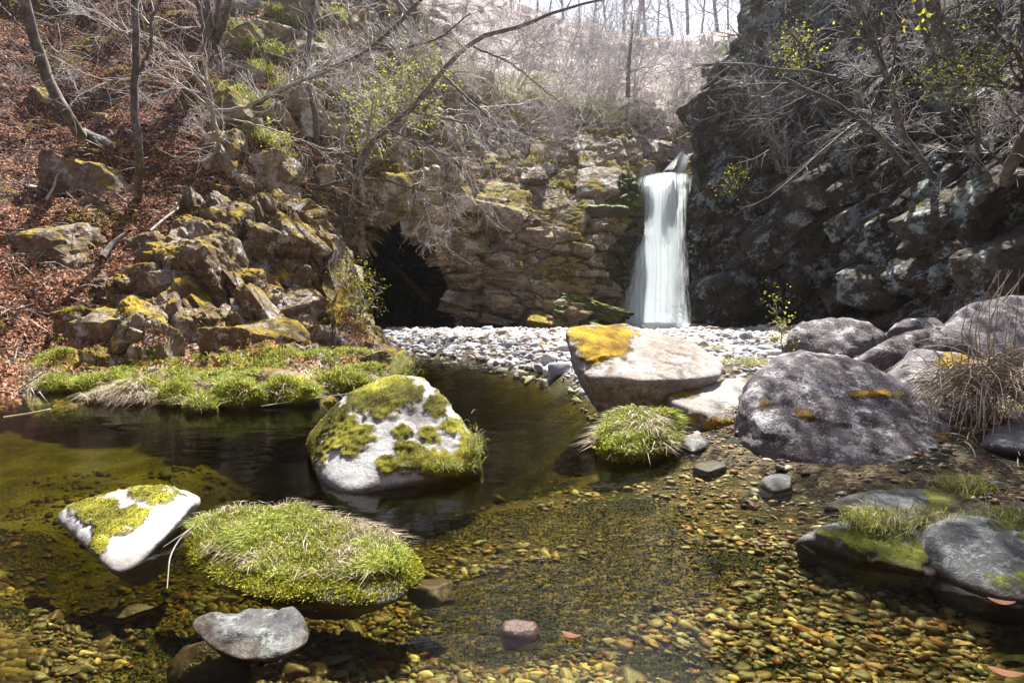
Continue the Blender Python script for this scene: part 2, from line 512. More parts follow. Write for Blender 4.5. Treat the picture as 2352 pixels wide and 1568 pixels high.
def fall_material():
    t = NT("white_falling_water")
    st = t.noise(1.0, 3, 0.55, vec=t.mapping((7, 5.0, 0.16)))
    st2 = t.noise(1.0, 4, 0.6, vec=t.mapping((30, 14, 0.4)))
    v = t.math('ADD', t.math('MULTIPLY', st, 0.65), t.math('MULTIPLY', st2, 0.5))
    e = t.attr("edge")
    a = t.math('MULTIPLY', t.ss(t.math('ADD', v, t.math('MULTIPLY', e, 0.95)), 0.48, 1.0), 0.74, clamp=True)
    d = t.n("ShaderNodeBsdfDiffuse", {"Color": (0.88, 0.95, 0.98, 1)}).outputs[0]
    tl = t.n("ShaderNodeBsdfTranslucent", {"Color": (0.88, 0.95, 0.98, 1)}).outputs[0]
    s = t.n("ShaderNodeMixShader", {0: 0.62, 1: d, 2: tl}).outputs[0]
    tp = t.n("ShaderNodeBsdfTransparent").outputs[0]
    return t.done(t.n("ShaderNodeMixShader", {0: a, 1: tp, 2: s}).outputs[0])


M['fall'] = fall_material()


# ------------------------------------------------------------------ terrain sheets
def grid_faces(nv, nu):
    i = np.arange(nv * nu).reshape(nv, nu)
    return np.stack([i[:-1, :-1], i[:-1, 1:], i[1:, 1:], i[1:, :-1]], -1).reshape(-1, 4)


def grid_normals(P):
    du = np.gradient(P, axis=1)
    dv = np.gradient(P, axis=0)
    n = np.cross(du, dv)
    n /= np.linalg.norm(n, axis=-1, keepdims=True) + 1e-9
    return n


def interp(pts):
    a = np.array(pts, float)
    return lambda x: np.interp(x, a[:, 0], a[:, 1])


class Sheet:
    pass


def sheet_from_grid(name, P, dispf, mat, smooth=False, kind='structure'):
    s = Sheet()
    N = grid_normals(P)
    if N[..., 1].mean() > 0: N = -N
    s.P0 = P
    s.P = P + N * dispf(P, N)[..., None]
    s.N = grid_normals(s.P)
    if s.N[..., 1].mean() > 0: s.N = -s.N
    me = mk_mesh(name, s.P.reshape(-1, 3), grid_faces(*P.shape[:2]), mat, smooth)
    s.ob = tag(link(name, me), kind=kind)
    return s


def col_grid(pxs, bot, top, nv, Yf, back=0.0, nback=6):
    t = np.linspace(0, 1, nv)[:, None]
    PX = np.broadcast_to(pxs[None, :], (nv, len(pxs)))
    PY = bot(pxs)[None, :] * (1 - t) + top(pxs)[None, :] * t
    P = U(PX, PY, Yf(PX, PY))
    if back:
        k = (np.arange(1, nback + 1) / nback)[:, None, None]
        P = np.concatenate([P, P[-1:] + k * np.array([0, back, -0.12 * back])], 0)
    return P


# --- survey of distances (screen direction -> metres) for the left hillside and the cliff beside the fall
HILL = TPS([(-150, 420, 6.2), (0, 408, 7.0), (0, 330, 9), (0, 250, 11), (0, 150, 14), (0, 60, 17), (0, -60, 21.5), (0, -250, 31), (-150, 200, 10), (-150, -100, 20),
            (100, 340, 10.2), (100, 250, 12.2), (100, 150, 14.8), (100, 60, 17.6), (100, -60, 22),
            (200, 330, 13), (200, 260, 13.2), (200, 200, 14), (200, 100, 16.5), (200, 0, 20), (200, -100, 24), (200, -250, 32),
            (300, 330, 16), (300, 200, 15.6), (300, 130, 17), (300, 50, 19.5), (300, -60, 23), (380, 330, 19), (380, 180, 18.4), (380, 100, 20), (380, 0, 23), (400, -250, 33), (470, -60, 27)])
CLIFF = TPS([(330, 335, 19.5), (335, 260, 18.6), (345, 222, 17.8), (350, 180, 17.6), (350, 120, 18.4), (350, 60, 20), (350, -60, 24), (350, -220, 31),
             (395, 335, 20.5), (395, 215, 18.6), (400, 150, 19.2), (400, 80, 21), (400, 0, 24), (440, 230, 20.6), (440, 150, 20.8), (440, 60, 23.5), (455, 310, 21.5), (455, -40, 27),
             (480, 335, 21.0), (480, 230, 21.4), (480, 150, 24.3), (520, 335, 20.8), (560, 335, 20.6), (560, 290, 21.0), (560, 250, 21.7), (560, 180, 24.2), (560, 135, 27.2),
             (610, 335, 21.0), (610, 280, 21.6), (620, 200, 23.0), (620, 140, 25.6), (640, 335, 21.6), (640, 200, 22.6), (640, 140, 24.4), (520, 130, 27.0)])
CAVE = np.array([(340, 335), (346, 262), (350, 248), (364, 252), (375, 247), (385, 231), (401, 227), (422, 232), (431, 253), (443, 282), (449, 300), (452, 335)], float)


def poly_sd(poly, x, y):
    """signed distance to a polygon, positive inside"""
    d = np.full(x.shape, 1e9)
    inside = np.zeros(x.shape, bool)
    n = len(poly)
    for k in range(n):
        ax, ay = poly[k]
        bx, by = poly[(k + 1) % n]
        ex, ey = bx - ax, by - ay
        t = np.clip(((x - ax) * ex + (y - ay) * ey) / (ex * ex + ey * ey + 1e-12), 0, 1)
        d = np.minimum(d, np.hypot(x - ax - t * ex, y - ay - t * ey))
        c = ((ay > y) != (by > y)) & (x < (bx - ax) * (y - ay) / (by - ay + 1e-12) + ax)
        inside ^= c
    return np.where(inside, d, -d)


# far hillside behind the fall, up to the skyline
sky_line = interp([(330, -60), (440, -30), (500, -6), (540, 9), (566, 20), (610, 27), (653, 32), (697, 29), (740, 24), (800, 0), (900, -40)])
FARY = TPS([(350, 180, 27), (500, 170, 25), (600, 170, 25.5), (640, 170, 27.5), (690, 170, 28), (800, 170, 27), (500, 110, 30), (620, 120, 30), (700, 120, 31.5), (620, 70, 38), (700, 70, 39), (540, 50, 40), (500, 0, 48), (620, 30, 52), (740, 25, 52), (440, 0, 40), (850, 60, 40), (850, -40, 52), (350, -60, 45)])
far_px = np.linspace(330, 900, 200)
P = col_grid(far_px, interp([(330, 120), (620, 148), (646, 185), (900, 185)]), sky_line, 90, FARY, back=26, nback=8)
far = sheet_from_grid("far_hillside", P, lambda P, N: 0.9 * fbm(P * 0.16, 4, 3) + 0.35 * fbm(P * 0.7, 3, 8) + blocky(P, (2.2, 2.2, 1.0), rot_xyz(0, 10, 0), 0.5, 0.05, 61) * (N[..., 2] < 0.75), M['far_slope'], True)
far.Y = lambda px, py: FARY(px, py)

# left hillside under leaf litter
hill_px = np.linspace(-150, 352, 210)
hill_top = interp([(-150, -250), (340, -250), (372, -160), (402, -40), (430, 30), (470, 95)])
hill_bot = interp([(-150, 430), (0, 412), (45, 405), (120, 380), (400, 340), (470, 340)])
P = col_grid(hill_px, hill_bot, hill_top, 230, HILL)
hill = sheet_from_grid("left_hillside", P, lambda P, N: 0.45 * fbm(P * 0.33, 4, 5) + 0.16 * fbm(P * 1.5, 3, 6) + 0.05 * fbm(P * 6, 2, 16), M['slope'], True)

# cliff with the cave and the buttress beside the fall
cl_px = np.concatenate([np.linspace(322, 650, 190), np.linspace(652, 704, 30)])
cl_top = interp([(322, -200), (370, -170), (400, -50), (428, 22), (458, 74), (490, 108), (520, 128), (545, 131), (600, 130), (622, 127), (636, 138), (646, 152), (650, 175), (704, 172)])


def cliff_Y(px, py):
    Y = CLIFF(np.minimum(px, 642), py)
    Y = Y + 9.0 * sstep(-2, 9, poly_sd(CAVE, px, py)) + 4.0 * sstep(8, 30, poly_sd(CAVE, px, py))
    ed = np.interp(py, [150, 172, 230, 280, 336], [644, 644, 639, 626, 610])
    Y = Y + 3.2 * sstep(0, 8, px - ed) + 0.6 * sstep(-34, 0, px - ed) * sstep(200, 290, py)   # the notch the water falls down
    Y = Y - 1.3 * sstep(0, 1, (py - 270) / 60) * sstep(520, 560, px) * (1 - sstep(588, 606, px))
    return Y


def cliff_disp(P, N):
    lowr = sstep(4.6, 3.4, P[..., 2])
    left = sstep(-1.5, -3.0, P[..., 0])
    d = blocky(P, (1.5, 1.3, 0.5), rot_xyz(0, 6, 0), 0.7, 0.16, 21) * lowr * (1 - left) + blocky(P, (1.1, 1.2, 2.0), rot_xyz(0, -16, 0), 0.9, 0.2, 24) * left + blocky(P, (1.4, 1.6, 1.0), rot_xyz(40, -20, 10), 0.34, 0.1, 26) * (1 - lowr) * (1 - left)
    d = d + blocky(P, (0.5, 0.5, 0.22), rot_xyz(0, 8, 5), 0.2, 0.06, 22) + 0.35 * fbm(P * 0.5, 4, 23) + 0.09 * fbm(P * 3.5, 3, 25)
    return d * (1 - 0.4 * sstep(5.1, 5.3, P[..., 0]))


P = col_grid(cl_px, lambda x: x * 0 + 336, cl_top, 250, cliff_Y, back=5.0, nback=10)
cliff = sheet_from_grid("cliff", P, cliff_disp, M['cliff'], False)
cliff.ob.data.materials.append(M['wet_cliff_cave_shade'])
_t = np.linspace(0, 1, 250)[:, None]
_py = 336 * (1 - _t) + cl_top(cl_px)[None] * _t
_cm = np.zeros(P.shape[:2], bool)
_cm[:250] = (poly_sd(CAVE, np.broadcast_to(cl_px[None], _py.shape), _py) > 1) | ((cl_px[None] > 612 + 14 * np.sin(_py * 0.09)) & (_py > 176))  # cave faces: dark rock paints in the cave's shade; by the fall it is wet
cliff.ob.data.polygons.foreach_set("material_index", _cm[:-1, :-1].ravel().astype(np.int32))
cliff.ob.data.update()

# rock crag on the left shore
CRAG = TPS([(30, 440, 7.05), (120, 440, 6.95), (200, 446, 6.7), (260, 442, 6.85), (330, 432, 7.25), (370, 414, 8.2), (392, 398, 9.3), (30, 408, 6.9), (120, 408, 6.8), (200, 412, 6.5), (260, 410, 6.7), (330, 402, 7.1), (370, 388, 8.1), (392, 372, 9.2),
            (60, 392, 7.15), (130, 392, 6.95), (200, 396, 6.75), (270, 392, 6.95), (330, 386, 7.4), (130, 380, 7.3), (200, 382, 7.25), (270, 379, 7.5), (330, 374, 8.1), (40, 380, 7.8), (60, 372, 8.1), (130, 364, 8.5), (200, 362, 8.6), (280, 358, 8.9), (350, 354, 9.6), (380, 350, 10.4),
            (50, 335, 9.3), (130, 320, 9.1), (200, 310, 9.3), (270, 322, 10.2), (330, 327, 11.2), (372, 334, 12.2),
            (90, 270, 10.8), (150, 268, 10.2), (200, 268, 10.5), (250, 268, 11.8), (300, 268, 12.3), (340, 268, 13),
            (104, 244, 11.4), (157, 218, 12), (183, 196, 12.9), (218, 203, 13), (270, 190, 13.6), (305, 203, 13.6), (336, 240, 13.8)])
crag_px = np.linspace(22, 393, 260)
crag_top = interp([(22, 394), (45, 356), (75, 322), (115, 288), (150, 248), (183, 202), (218, 203), (270, 190), (305, 203), (322, 224), (331, 246), (336, 303), (364, 331), (384, 355), (393, 372)])
crag_bot = interp([(22, 436), (40, 436), (120, 436), (200, 440), (260, 438), (330, 430), (370, 412), (393, 396)])
P = col_grid(crag_px, crag_bot, crag_top, 200, CRAG, back=2.5, nback=6)


def crag_disp(P, N):
    z = P[..., 2]
    hi = sstep(0.15, 0.8, z)
    rt = sstep(-3.6, -2.4, P[..., 0])
    d = blocky(P, (1.5, 1.2, 0.36), rot_xyz(0, 52, 10), 0.42, 0.13, 31) * (0.45 + 0.55 * rt) + blocky(P, (1.0, 1.0, 0.7), rot_xyz(20, 15, 0), 0.55, 0.16, 35) * (1 - 0.7 * rt)
    d = d + blocky(P, (0.45, 0.4, 0.13), rot_xyz(5, 50, 8), 0.13, 0.05, 32)
    return d * (0.3 + 0.7 * hi) + 0.14 * fbm(P * 1.6, 4, 33) + 0.05 * fbm(P * 6, 3, 36) + 0.16 * (1 - hi) * fbm(P * 2.6, 3, 34)


crag = sheet_from_grid("rocky_bank", P, crag_disp, M['outcrop'], False)

# right cliff, in its own shade
RIGHT = TPS([(692, 325, 21.6), (692, 200, 21.6), (700, 100, 22.2), (745, 40, 23), (750, -60, 25), (770, -250, 31),
             (780, 345, 19.2), (780, 200, 20), (780, 100, 21.2), (780, 0, 23), (820, -200, 28),
             (860, 345, 15.6), (860, 250, 16.2), (860, 180, 17.0), (860, 90, 18.6), (860, 0, 22),
             (940, 345, 12.6), (940, 230, 13.6), (940, 150, 15.1), (940, 60, 17.2), (940, -60, 21), (960, -250, 27),
             (1024, 350, 10.2), (1024, 220, 11.6), (1024, 130, 13.1), (1024, 30, 15.2), (1024, -100, 19),
             (1180, 360, 7.2), (1180, 200, 8.6), (1180, 80, 11), (1180, -100, 14), (1180, -250, 18)])
rpy = np.linspace(352, -250, 250)
r_left = np.interp(-rpy, -np.array([352, 200, 157, 110, 74, 50, 40, 0, -100, -250]), np.array([697, 694, 693, 698, 706, 728, 744, 749, 757, 770.]))
ru = np.linspace(0, 1, 210)[None, :]
PX = r_left[:, None] * (1 - ru) + 1180 * ru
PY = np.broadcast_to(rpy[:, None], PX.shape)
P = U(PX, PY, RIGHT(PX, PY) + 1.2 * sstep(40, 0, np.abs(PY - 312)) * sstep(740, 780, PX) * (1 - sstep(900, 960, PX)))
kb = (np.arange(8, 0, -1) / 8.0)[None, :, None]
P = np.concatenate([P[:, :1] + kb * np.array([2.2, 7.0, -0.5]), P], 1)


def right_disp(P, N):
    w = (0.25 + 0.75 * np.clip((np.arange(P.shape[1]) - 8) / 14.0, 0, 1))[None, :]
    return w * blocky(P, (1.6, 1.4, 0.7), rot_xyz(0, -38, 25), 0.9, 0.2, 41) + blocky(P, (0.55, 0.5, 0.3), rot_xyz(10, -35, 15), 0.42, 0.12, 42) + blocky(P, (0.22, 0.2, 0.12), rot_xyz(10, -35, 15), 0.12, 0.04, 45) + w * 0.5 * fbm(P * 0.45, 4, 43) + 0.08 * fbm(P * 3.5, 3, 44)


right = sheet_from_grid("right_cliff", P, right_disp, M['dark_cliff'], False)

# ------------------------------------------------------------------ stream bed, gravel bar
SHORE = [W(a, b)[:2] for a, b in [(862, 762), (866, 790), (920, 806), (1010, 816), (1130, 832), (1230, 852), (1330, 882), (1420, 955), (1560, 992), (1620, 1035), (1700, 1062), (1850, 1100), (1980, 1135), (2150, 1150), (2400, 1165)]]
SHORE = np.array([tuple(p) for p in SHORE] + [(6, 3.2), (14, 4), (14, 20.3), (9.0, 19.4), (7.0, 18.4), (5.0, 17.8), (3, 18.0), (-1, 18.4), (-3.0, 18.4)])


def bed_h(x, y):
    x = np.asarray(x, float)
    y = np.asarray(y, float)
    sd = poly_sd(SHORE, x, y)
    p3 = np.stack([x, y, x * 0], -1)
    n1 = fbm(p3 * 0.7, 3, 51)
    deep = 0.24 + 1.15 * sstep(2.7, 4.3, y - 0.35 * np.clip(x, -0.6, 1.5)) * (1 - 0.86 * sstep(-2.0, -3.8, x)) + 0.2 * n1
    deep = deep + 0.6 * sstep(17.5, 19.5, y)
    out = -np.minimum(deep, 0.02 + np.maximum(-sd, 0) * (0.13 + 0.5 * sstep(3.9, 6.4, y)))
    ins = np.minimum(0.26 - 0.16 * sstep(12, 17, y), np.maximum(sd, 0) * 0.16 + 0.02) + 0.05 * n1 * sstep(0, 0.6, sd)
    left = sstep(-6.2, -7.6, x - 0.15 * (y - 7)) * 0.6
    return np.where(sd > 0, ins, out) + left + 0.02 * fbm(p3 * 3, 3, 52)


gx = np.linspace(-14, 14, 300)
gy = np.concatenate([np.linspace(-3, 9, 240), np.linspace(9.1, 30, 120)])
GX, GY = np.meshgrid(gx, gy)
BED = np.stack([GX, GY, bed_h(GX, GY)], -1)
me = mk_mesh("stream_bed", BED.reshape(-1, 3), grid_faces(*GX.shape), M['bed'], True)
attr(me, "sand", (sstep(-1.9, -3.2, GX + 0.5 * fbm(BED * 1.5, 3, 53)) * sstep(3.6, 4.6, GY + 0.4 * fbm(BED * 1.3, 3, 54))).ravel())
tag(link("stream_bed", me), kind='structure')

# water: a closed body, its top the stream surface
bm = bmesh.new()
bmesh.ops.create_cube(bm, size=1.0, matrix=Matrix.Translation((0, 13, -1.25)) @ Matrix.Diagonal((27.6, 31.6, 2.5, 1)))
me = bpy.data.meshes.new("stream_water")
bm.to_mesh(me)
bm.free()
me.materials.append(M['water'])
tag(link("stream_water", me), kind='structure')

# ------------------------------------------------------------------ waterfall
fall_c = interp([(400, 1526), (430, 1527), (480, 1525), (540, 1522), (600, 1513), (660, 1507), (700, 1502), (748, 1500)])
fall_w = interp([(400, 56), (430, 52), (480, 44), (540, 46), (600, 58), (660, 66), (700, 74), (748, 92)])


def fall_layer(off, wk, seed):
    v = np.linspace(396, 753, 120)[:, None]
    u = np.linspace(-1, 1, 60)[None, :]
    vx = fall_c(v) + u * fall_w(v) * wk
    drop = np.clip((v - 396) / 352, 0, 1)
    Y = 22.9 - 0.95 * drop - 0.3 * (1 - u * u) + off
    p = V2(vx, v + 9 * u * u * (1 - drop) ** 6 - 4 * u * (1 - drop) ** 6, Y)
    q = np.stack([vx * 0.16, v * 0.012 + 0 * u, 0 * vx + seed], -1)
    p[..., 1] += 0.12 * fbm(q * np.array([1.6, 0.4, 1]), 2, seed)
    p[..., 0] += 0.10 * fbm(np.stack([v * 0.01 + 0 * u, u * 1.5 + 0 * v, 0 * vx + seed], -1), 2, seed + 3) * drop
    edge = (1 - np.abs(u)) * np.ones_like(v) * (0.1 + 0.9 * sstep(0.0, 0.05, drop + 0.03 * fbm(np.stack([u * 4 + 0 * v, 0 * vx, 0 * vx + seed], -1), 2, seed)))
    return p, edge


fall_root = tag(thing("waterfall", None, None), kind='structure')
for off, wk, sd in ((0.0, 1.16, 71), (-0.22, 0.98, 73)):
    p, e = fall_layer(off, wk, sd)
    me = mk_mesh("water_veil", p.reshape(-1, 3), grid_faces(*e.shape), M['fall'], True)
    attr(me, "edge", e.ravel())
    link("water_veil", me, fall_root)
# upper chute running down to the lip
v = np.linspace(0, 1, 30)[:, None]
u = np.linspace(-1, 1, 16)[None, :]
vx = 1574 - 30 * v + u * (9 + 20 * v)
vy = 354 + 48 * v + 8 * u * (1 - v)
p = V2(vx, vy, 23.45 - 0.5 * v - 0.1 * (1 - u * u))
me = mk_mesh("upper_chute", p.reshape(-1, 3), grid_faces(30, 16), M['fall'], True)
attr(me, "edge", ((1 - np.abs(u)) * np.ones_like(v) + 0.15).ravel())
link("upper_chute", me, fall_root)
# foam where the fall meets the pool
a = np.linspace(0, 2 * math.pi, 40)[None, :]
r = np.linspace(0, 1, 12)[:, None]
base = V2(1500, 746, 21.3)
fx = base[0] + 0.1 + r * np.cos(a) * 3.1
fy = base[1] - 0.2 + r * np.sin(a) * 1.3
fz = 0.02 + 0.10 * (1 - r) ** 2 + 0.03 * fbm(np.stack([fx * 3, fy * 3, 0 * fx], -1), 3, 4)
me = mk_mesh("foam", np.stack([fx, fy, fz], -1).reshape(-1, 3), grid_faces(12, 40), M['fall'], True)
attr(me, "edge", ((1 - r) * 1.1 * np.ones_like(a)).ravel())
link("foam", me, fall_root)

# ------------------------------------------------------------------ stones
_ico = {}


def ico(sub):
    if sub not in _ico:
        bm = bmesh.new()
        bmesh.ops.create_icosphere(bm, subdivisions=sub, radius=1.0)
        V = np.array([v.co[:] for v in bm.verts])
        F = np.array([[v.index for v in f.verts] for f in bm.faces])
        bm.free()
        _ico[sub] = (V / np.linalg.norm(V, axis=1, keepdims=True), F)
    return _ico[sub]


def hull_radial(pts, dirs, p):
    bm = bmesh.new()
    for q in pts:
        bm.verts.new(q)
    res = bmesh.ops.convex_hull(bm, input=bm.verts)
    bm.normal_update()
    ns, ds = [], []
    for f in bm.faces:
        if f.calc_area() < 1e-9: continue
        n = np.array(f.normal[:])
        d = float(n @ np.array(f.verts[0].co[:]))
        if d < 0: n, d = -n, -d
        ns.append(n)
        ds.append(max(d, 0.02))
    bm.free()
    k = np.maximum(dirs @ np.array(ns).T, 0) / np.array(ds)
    return (k ** p).sum(1) ** (-1.0 / p)


def rock_shape(pts, sub=5, p=14, seed=0, amp=0.02, fine=0.006, facet=0.0):
    """rounded convex body through surveyed corner points, then weathered; returns vertices (world), faces, centre"""
    pts = np.asarray(pts, float)
    c = 0.5 * (pts.min(0) + pts.max(0))
    c = 0.5 * c + 0.5 * pts.mean(0)
    ext = (pts.max(0) - pts.min(0)) * 0.5 + 1e-6
    D, F = ico(sub)
    r = hull_radial((pts - c) / ext, D, p)
    V = D * r[:, None] * ext
    k_ = ext * 2 / (V.max(0) - V.min(0))
    V = (V - 0.5 * (V.max(0) + V.min(0))) * k_ * 0.99 + (0.5 * (pts.max(0) + pts.min(0)) - c)
    s = float(ext.mean())
    nrm = D / ext
    nrm /= np.linalg.norm(nrm, axis=1, keepdims=True)
    h = amp * fbm((V + c) * (1.6 / s * 0.6) + seed, 4, seed) + fine * fbm((V + c) * 9 + seed, 3, seed + 5)
    if facet:
        h = h + blocky(V + c, (0.5 * s, 0.5 * s, 0.3 * s), rot_xyz(15, 20, 30), facet, facet * 0.3, seed + 8)
    V = V + nrm * h[:, None]
    return V, F, c


def blob_moss(Pw, blobs, seed, soft=0.5):
    """where moss grows on a stone: list of (view x, view y, rx, ry, strength)"""
    x, y, z = Pw[:, 0], Pw[:, 1], Pw[:, 2] - CAM_H
    fy = y * cP - z * sP
    fz = y * sP + z * cP
    px = (512 + FPX * x / fy) / VS
    py = (341 - FPX * fz / fy) / VS
    m = np.zeros(len(Pw))
    n = 0.5 * fbm(Pw * 9, 4, seed) + 0.55 * fbm(Pw * 24, 4, seed + 2)
    for (cx, cy, rx, ry, st) in blobs:
        d = np.sqrt(((px - cx) / rx) ** 2 + ((py - cy) / ry) ** 2) + n
        m = np.maximum(m, st * (1 - sstep(1 - soft, 1 + soft, d)))
    return m


def boulder(name, label, cat, front, top, mat, back=0.5, p=14, sub=6, seed=0, amp=0.03, fine=0.008, moss=None, moss_all=0.0, extra=(), dig=0.35, tuck=0.45, group=None, zf=0.0, facet=0.0, parent_root=False, drop=True, bare=()):
    pts = []
    mid = np.mean([W(a_, b_, zf) for a_, b_ in front] + [V2(*a_) for a_ in top], 0)
    for (vx, vy) in front:
        q = W(vx, vy, zf)
        pts += [q, np.array([q[0] + tuck * (mid[0] - q[0]), q[1] + 0.12 + tuck * (mid[1] - q[1]), zf - dig])]
    for (vx, vy, Y) in top:
        q = V2(vx, vy, Y)
        pts += [q, q + np.array([q[0] * back / Y * 0.8, back, -back * 0.35])]
        if drop: pts.append(q + np.array([0, back, 0]) * 0.7 + np.array([0, 0, -(q[2] + dig)]))
    for (vx, vy, Y) in extra:
        pts.append(V2(vx, vy, Y))
    V, F, c = rock_shape(pts, sub, p, seed, amp, fine, facet)
    if moss is not None or moss_all:
        m = blob_moss(V + c, moss or [], seed)
        if moss_all:
            m = np.maximum(m, moss_all * sstep(-0.03, 0.03, (V + c)[:, 2] + 0.05 * fbm((V + c) * 6, 3, seed)))
        if bare: m = m * (1 - blob_moss(V + c, bare, seed + 1))
    else:
        m = np.zeros(len(V))
    nr = V / (np.linalg.norm(V, axis=1, keepdims=True) + 1e-9)
    V = V + nr * (sstep(0.3, 0.7, m) * (0.016 + 0.018 * fbm((V + c) * 25, 3, 77)))[:, None]
    me = mk_mesh(name, V, F, M[mat], True)
    attr(me, "moss", m)
    if parent_root:
        root = thing(name, label, cat, Vector(c), group)
        o = link("stone", me, root)
    else:
        root = o = tag(link(name, me, None, Vector(c)), label, cat, group)
    return root, o, V + c, F, m


# the big ones in and by the water
b_peak = boulder("boulder", "large pale peaked boulder with yellow moss patches standing in mid stream", "boulder",
        [(735, 1085), (770, 1118), (830, 1130), (890, 1118), (1000, 1098), (1095, 1088)],
        [(900, 868, 4.6), (962, 866, 4.6), (1012, 905, 4.5), (790, 920, 4.6), (1090, 1012, 4.35), (1103, 1055, 4.2), (708, 1008, 4.6), (722, 1050, 4.35)],
        'boulder_pale', back=0.45, p=16, seed=3, amp=0.05, fine=0.006,
        moss=[(870, 920, 75, 38, 1), (760, 960, 60, 40, 1), (725, 1010, 38, 55, 1), (800, 1005, 55, 40, 0.95), (950, 905, 28, 30, 0.9), (905, 875, 60, 14, 1), (1000, 930, 28, 32, 0.95), (1035, 975, 26, 22, 0.9), (985, 995, 30, 20, 0.85), (925, 990, 26, 22, 0.9),
              (940, 1035, 40, 32, 1), (890, 1060, 38, 22, 1), (1010, 1065, 80, 38, 1), (1075, 1050, 40, 62, 1)])
b_wedge = boulder("boulder", "low white wedge-shaped rock with moss saddle in the left foreground water", "boulder",
        [(138, 1193), (200, 1250), (262, 1312), (310, 1302), (370, 1252), (457, 1162)],
        [(162, 1162, 3.35), (300, 1121, 3.4), (390, 1124, 3.4), (452, 1152, 3.35), (230, 1140, 3.4)],
        'boulder_pale', back=0.3, p=18, seed=8, amp=0.035, drop=False, tuck=0.65, moss=[(220, 1165, 65, 28, 1), (350, 1135, 60, 18, 1), (250, 1195, 40, 40, 1), (300, 1185, 40, 24, 1), (232, 1235, 24, 32, 0.9)])
boulder("boulder", "flat topped tan boulder with golden moss on its left corner beside the gravel bar", "boulder",
        [(1372, 950), (1400, 968), (1460, 972), (1535, 955)],
        [(1298, 752, 6.5), (1345, 748, 6.8), (1440, 744, 6.95), (1600, 783, 6.7), (1662, 838, 6.15), (1655, 866, 5.9), (1596, 868, 5.65), (1480, 874, 5.5), (1345, 868, 5.7), (1330, 874, 5.95)],
        'boulder_tan', back=0.15, p=26, seed=14, amp=0.045, fine=0.012, facet=0.05, drop=False, extra=[(1450, 945, 6.7), (1590, 915, 6.7), (1380, 900, 6.6)], moss=[(1400, 765, 60, 24, 1), (1345, 765, 50, 20, 1), (1375, 800, 45, 34, 1), (1420, 795, 30, 25, 0.9)])
boulder("boulder", "pale flat boulder wedged between the flat topped and the big round boulder", "boulder",
        [(1545, 965), (1575, 990), (1640, 1002), (1705, 990)],
        [(1532, 900, 5.75), (1600, 878, 6.0), (1715, 868, 6.1), (1540, 922, 5.5), (1640, 962, 5.3), (1720, 950, 5.4)],
        'boulder_tan', back=0.25, p=22, seed=21, amp=0.03, moss=[(1570, 900, 45, 12, 0.8), (1660, 975, 60, 18, 0.75), (1580, 960, 40, 20, 0.6)])
boulder("boulder", "biggest rounded purple grey boulder on the right shore", "boulder",
        [(1742, 1030), (1850, 1072), (2000, 1088), (2140, 1078), (2225, 1035)],
        [(1702, 905, 5.0), (1760, 836, 5.3), (1850, 815, 5.5), (1950, 832, 5.4), (2050, 880, 5.2), (2180, 965, 4.9), (2232, 1015, 4.7), (1703, 960, 4.8)],
        'boulder_purple', back=0.5, p=9, seed=29, amp=0.10, fine=0.022, facet=0.05, moss=[(2010, 905, 70, 10, 0.7), (1760, 930, 20, 16, 0.65), (2200, 1005, 50, 18, 0.7), (1850, 950, 30, 14, 0.6)], zf=0.03)
boulder("boulder", "low purple boulder at the back of the gravel bar under the right cliff", "boulder",
        [(1812, 815), (1920, 822), (2020, 812)], [(1802, 788, 9.2), (1832, 746, 9.4), (1900, 728, 9.5), (1980, 733, 9.5), (2032, 772, 9.2)], 'boulder_purple', back=0.8, p=14, sub=5, seed=33, amp=0.11, fine=0.02, facet=0.08, zf=0.3)
boulder("boulder", "slanting grey boulder with pale crest behind the big round boulder", "boulder",
        [(1972, 850), (2050, 860), (2160, 850)], [(1962, 826, 7.0), (2005, 788, 7.2), (2100, 757, 7.5), (2160, 760, 7.5), (2172, 800, 7.2)], 'boulder_purple', back=0.6, p=14, sub=5, seed=35, amp=0.11, fine=0.02, facet=0.07, zf=0.3)
boulder("boulder", "brown rounded boulder with ochre moss cap beside the dry grass", "boulder",
        [(2030, 930), (2150, 965), (2265, 945)], [(2016, 858, 6.0), (2080, 816, 6.2), (2200, 804, 6.3), (2262, 832, 6.2), (2270, 900, 5.9)], 'boulder_purple', back=0.6, p=12, sub=5, seed=37, amp=0.11, fine=0.02, facet=0.07, zf=0.25, moss=[(2200, 830, 50, 20, 1)])
boulder("boulder", "small domed boulder in the shade below the right cliff", "boulder",
        [(2040, 790), (2180, 790)], [(2040, 762, 9.4), (2082, 729, 9.6), (2150, 726, 9.6), (2185, 760, 9.3)], 'boulder_purple', back=0.7, p=12, sub=5, seed=39, amp=0.11, fine=0.02, facet=0.07, zf=0.45)
boulder("boulder", "long dark boulder speckled with lichen at the right edge", "boulder",
        [(2170, 830), (2300, 840), (2460, 840)], [(2150, 765, 7.8), (2205, 706, 8.1), (2350, 682, 8.2), (2470, 700, 8.0), (2480, 800, 7.6)], 'boulder_purple', back=1.0, p=14, sub=5, seed=41, amp=0.11, fine=0.02, facet=0.07, zf=0.4)
boulder("boulder", "dark flat slab at the right edge under the dry grass", "boulder",
        [(2270, 1020), (2350, 1035), (2470, 1030)], [(2262, 985, 5.0), (2352, 936, 5.2), (2470, 925, 5.2)], 'boulder_grey', back=0.5, p=20, sub=5, seed=43, amp=0.04, zf=0.2)
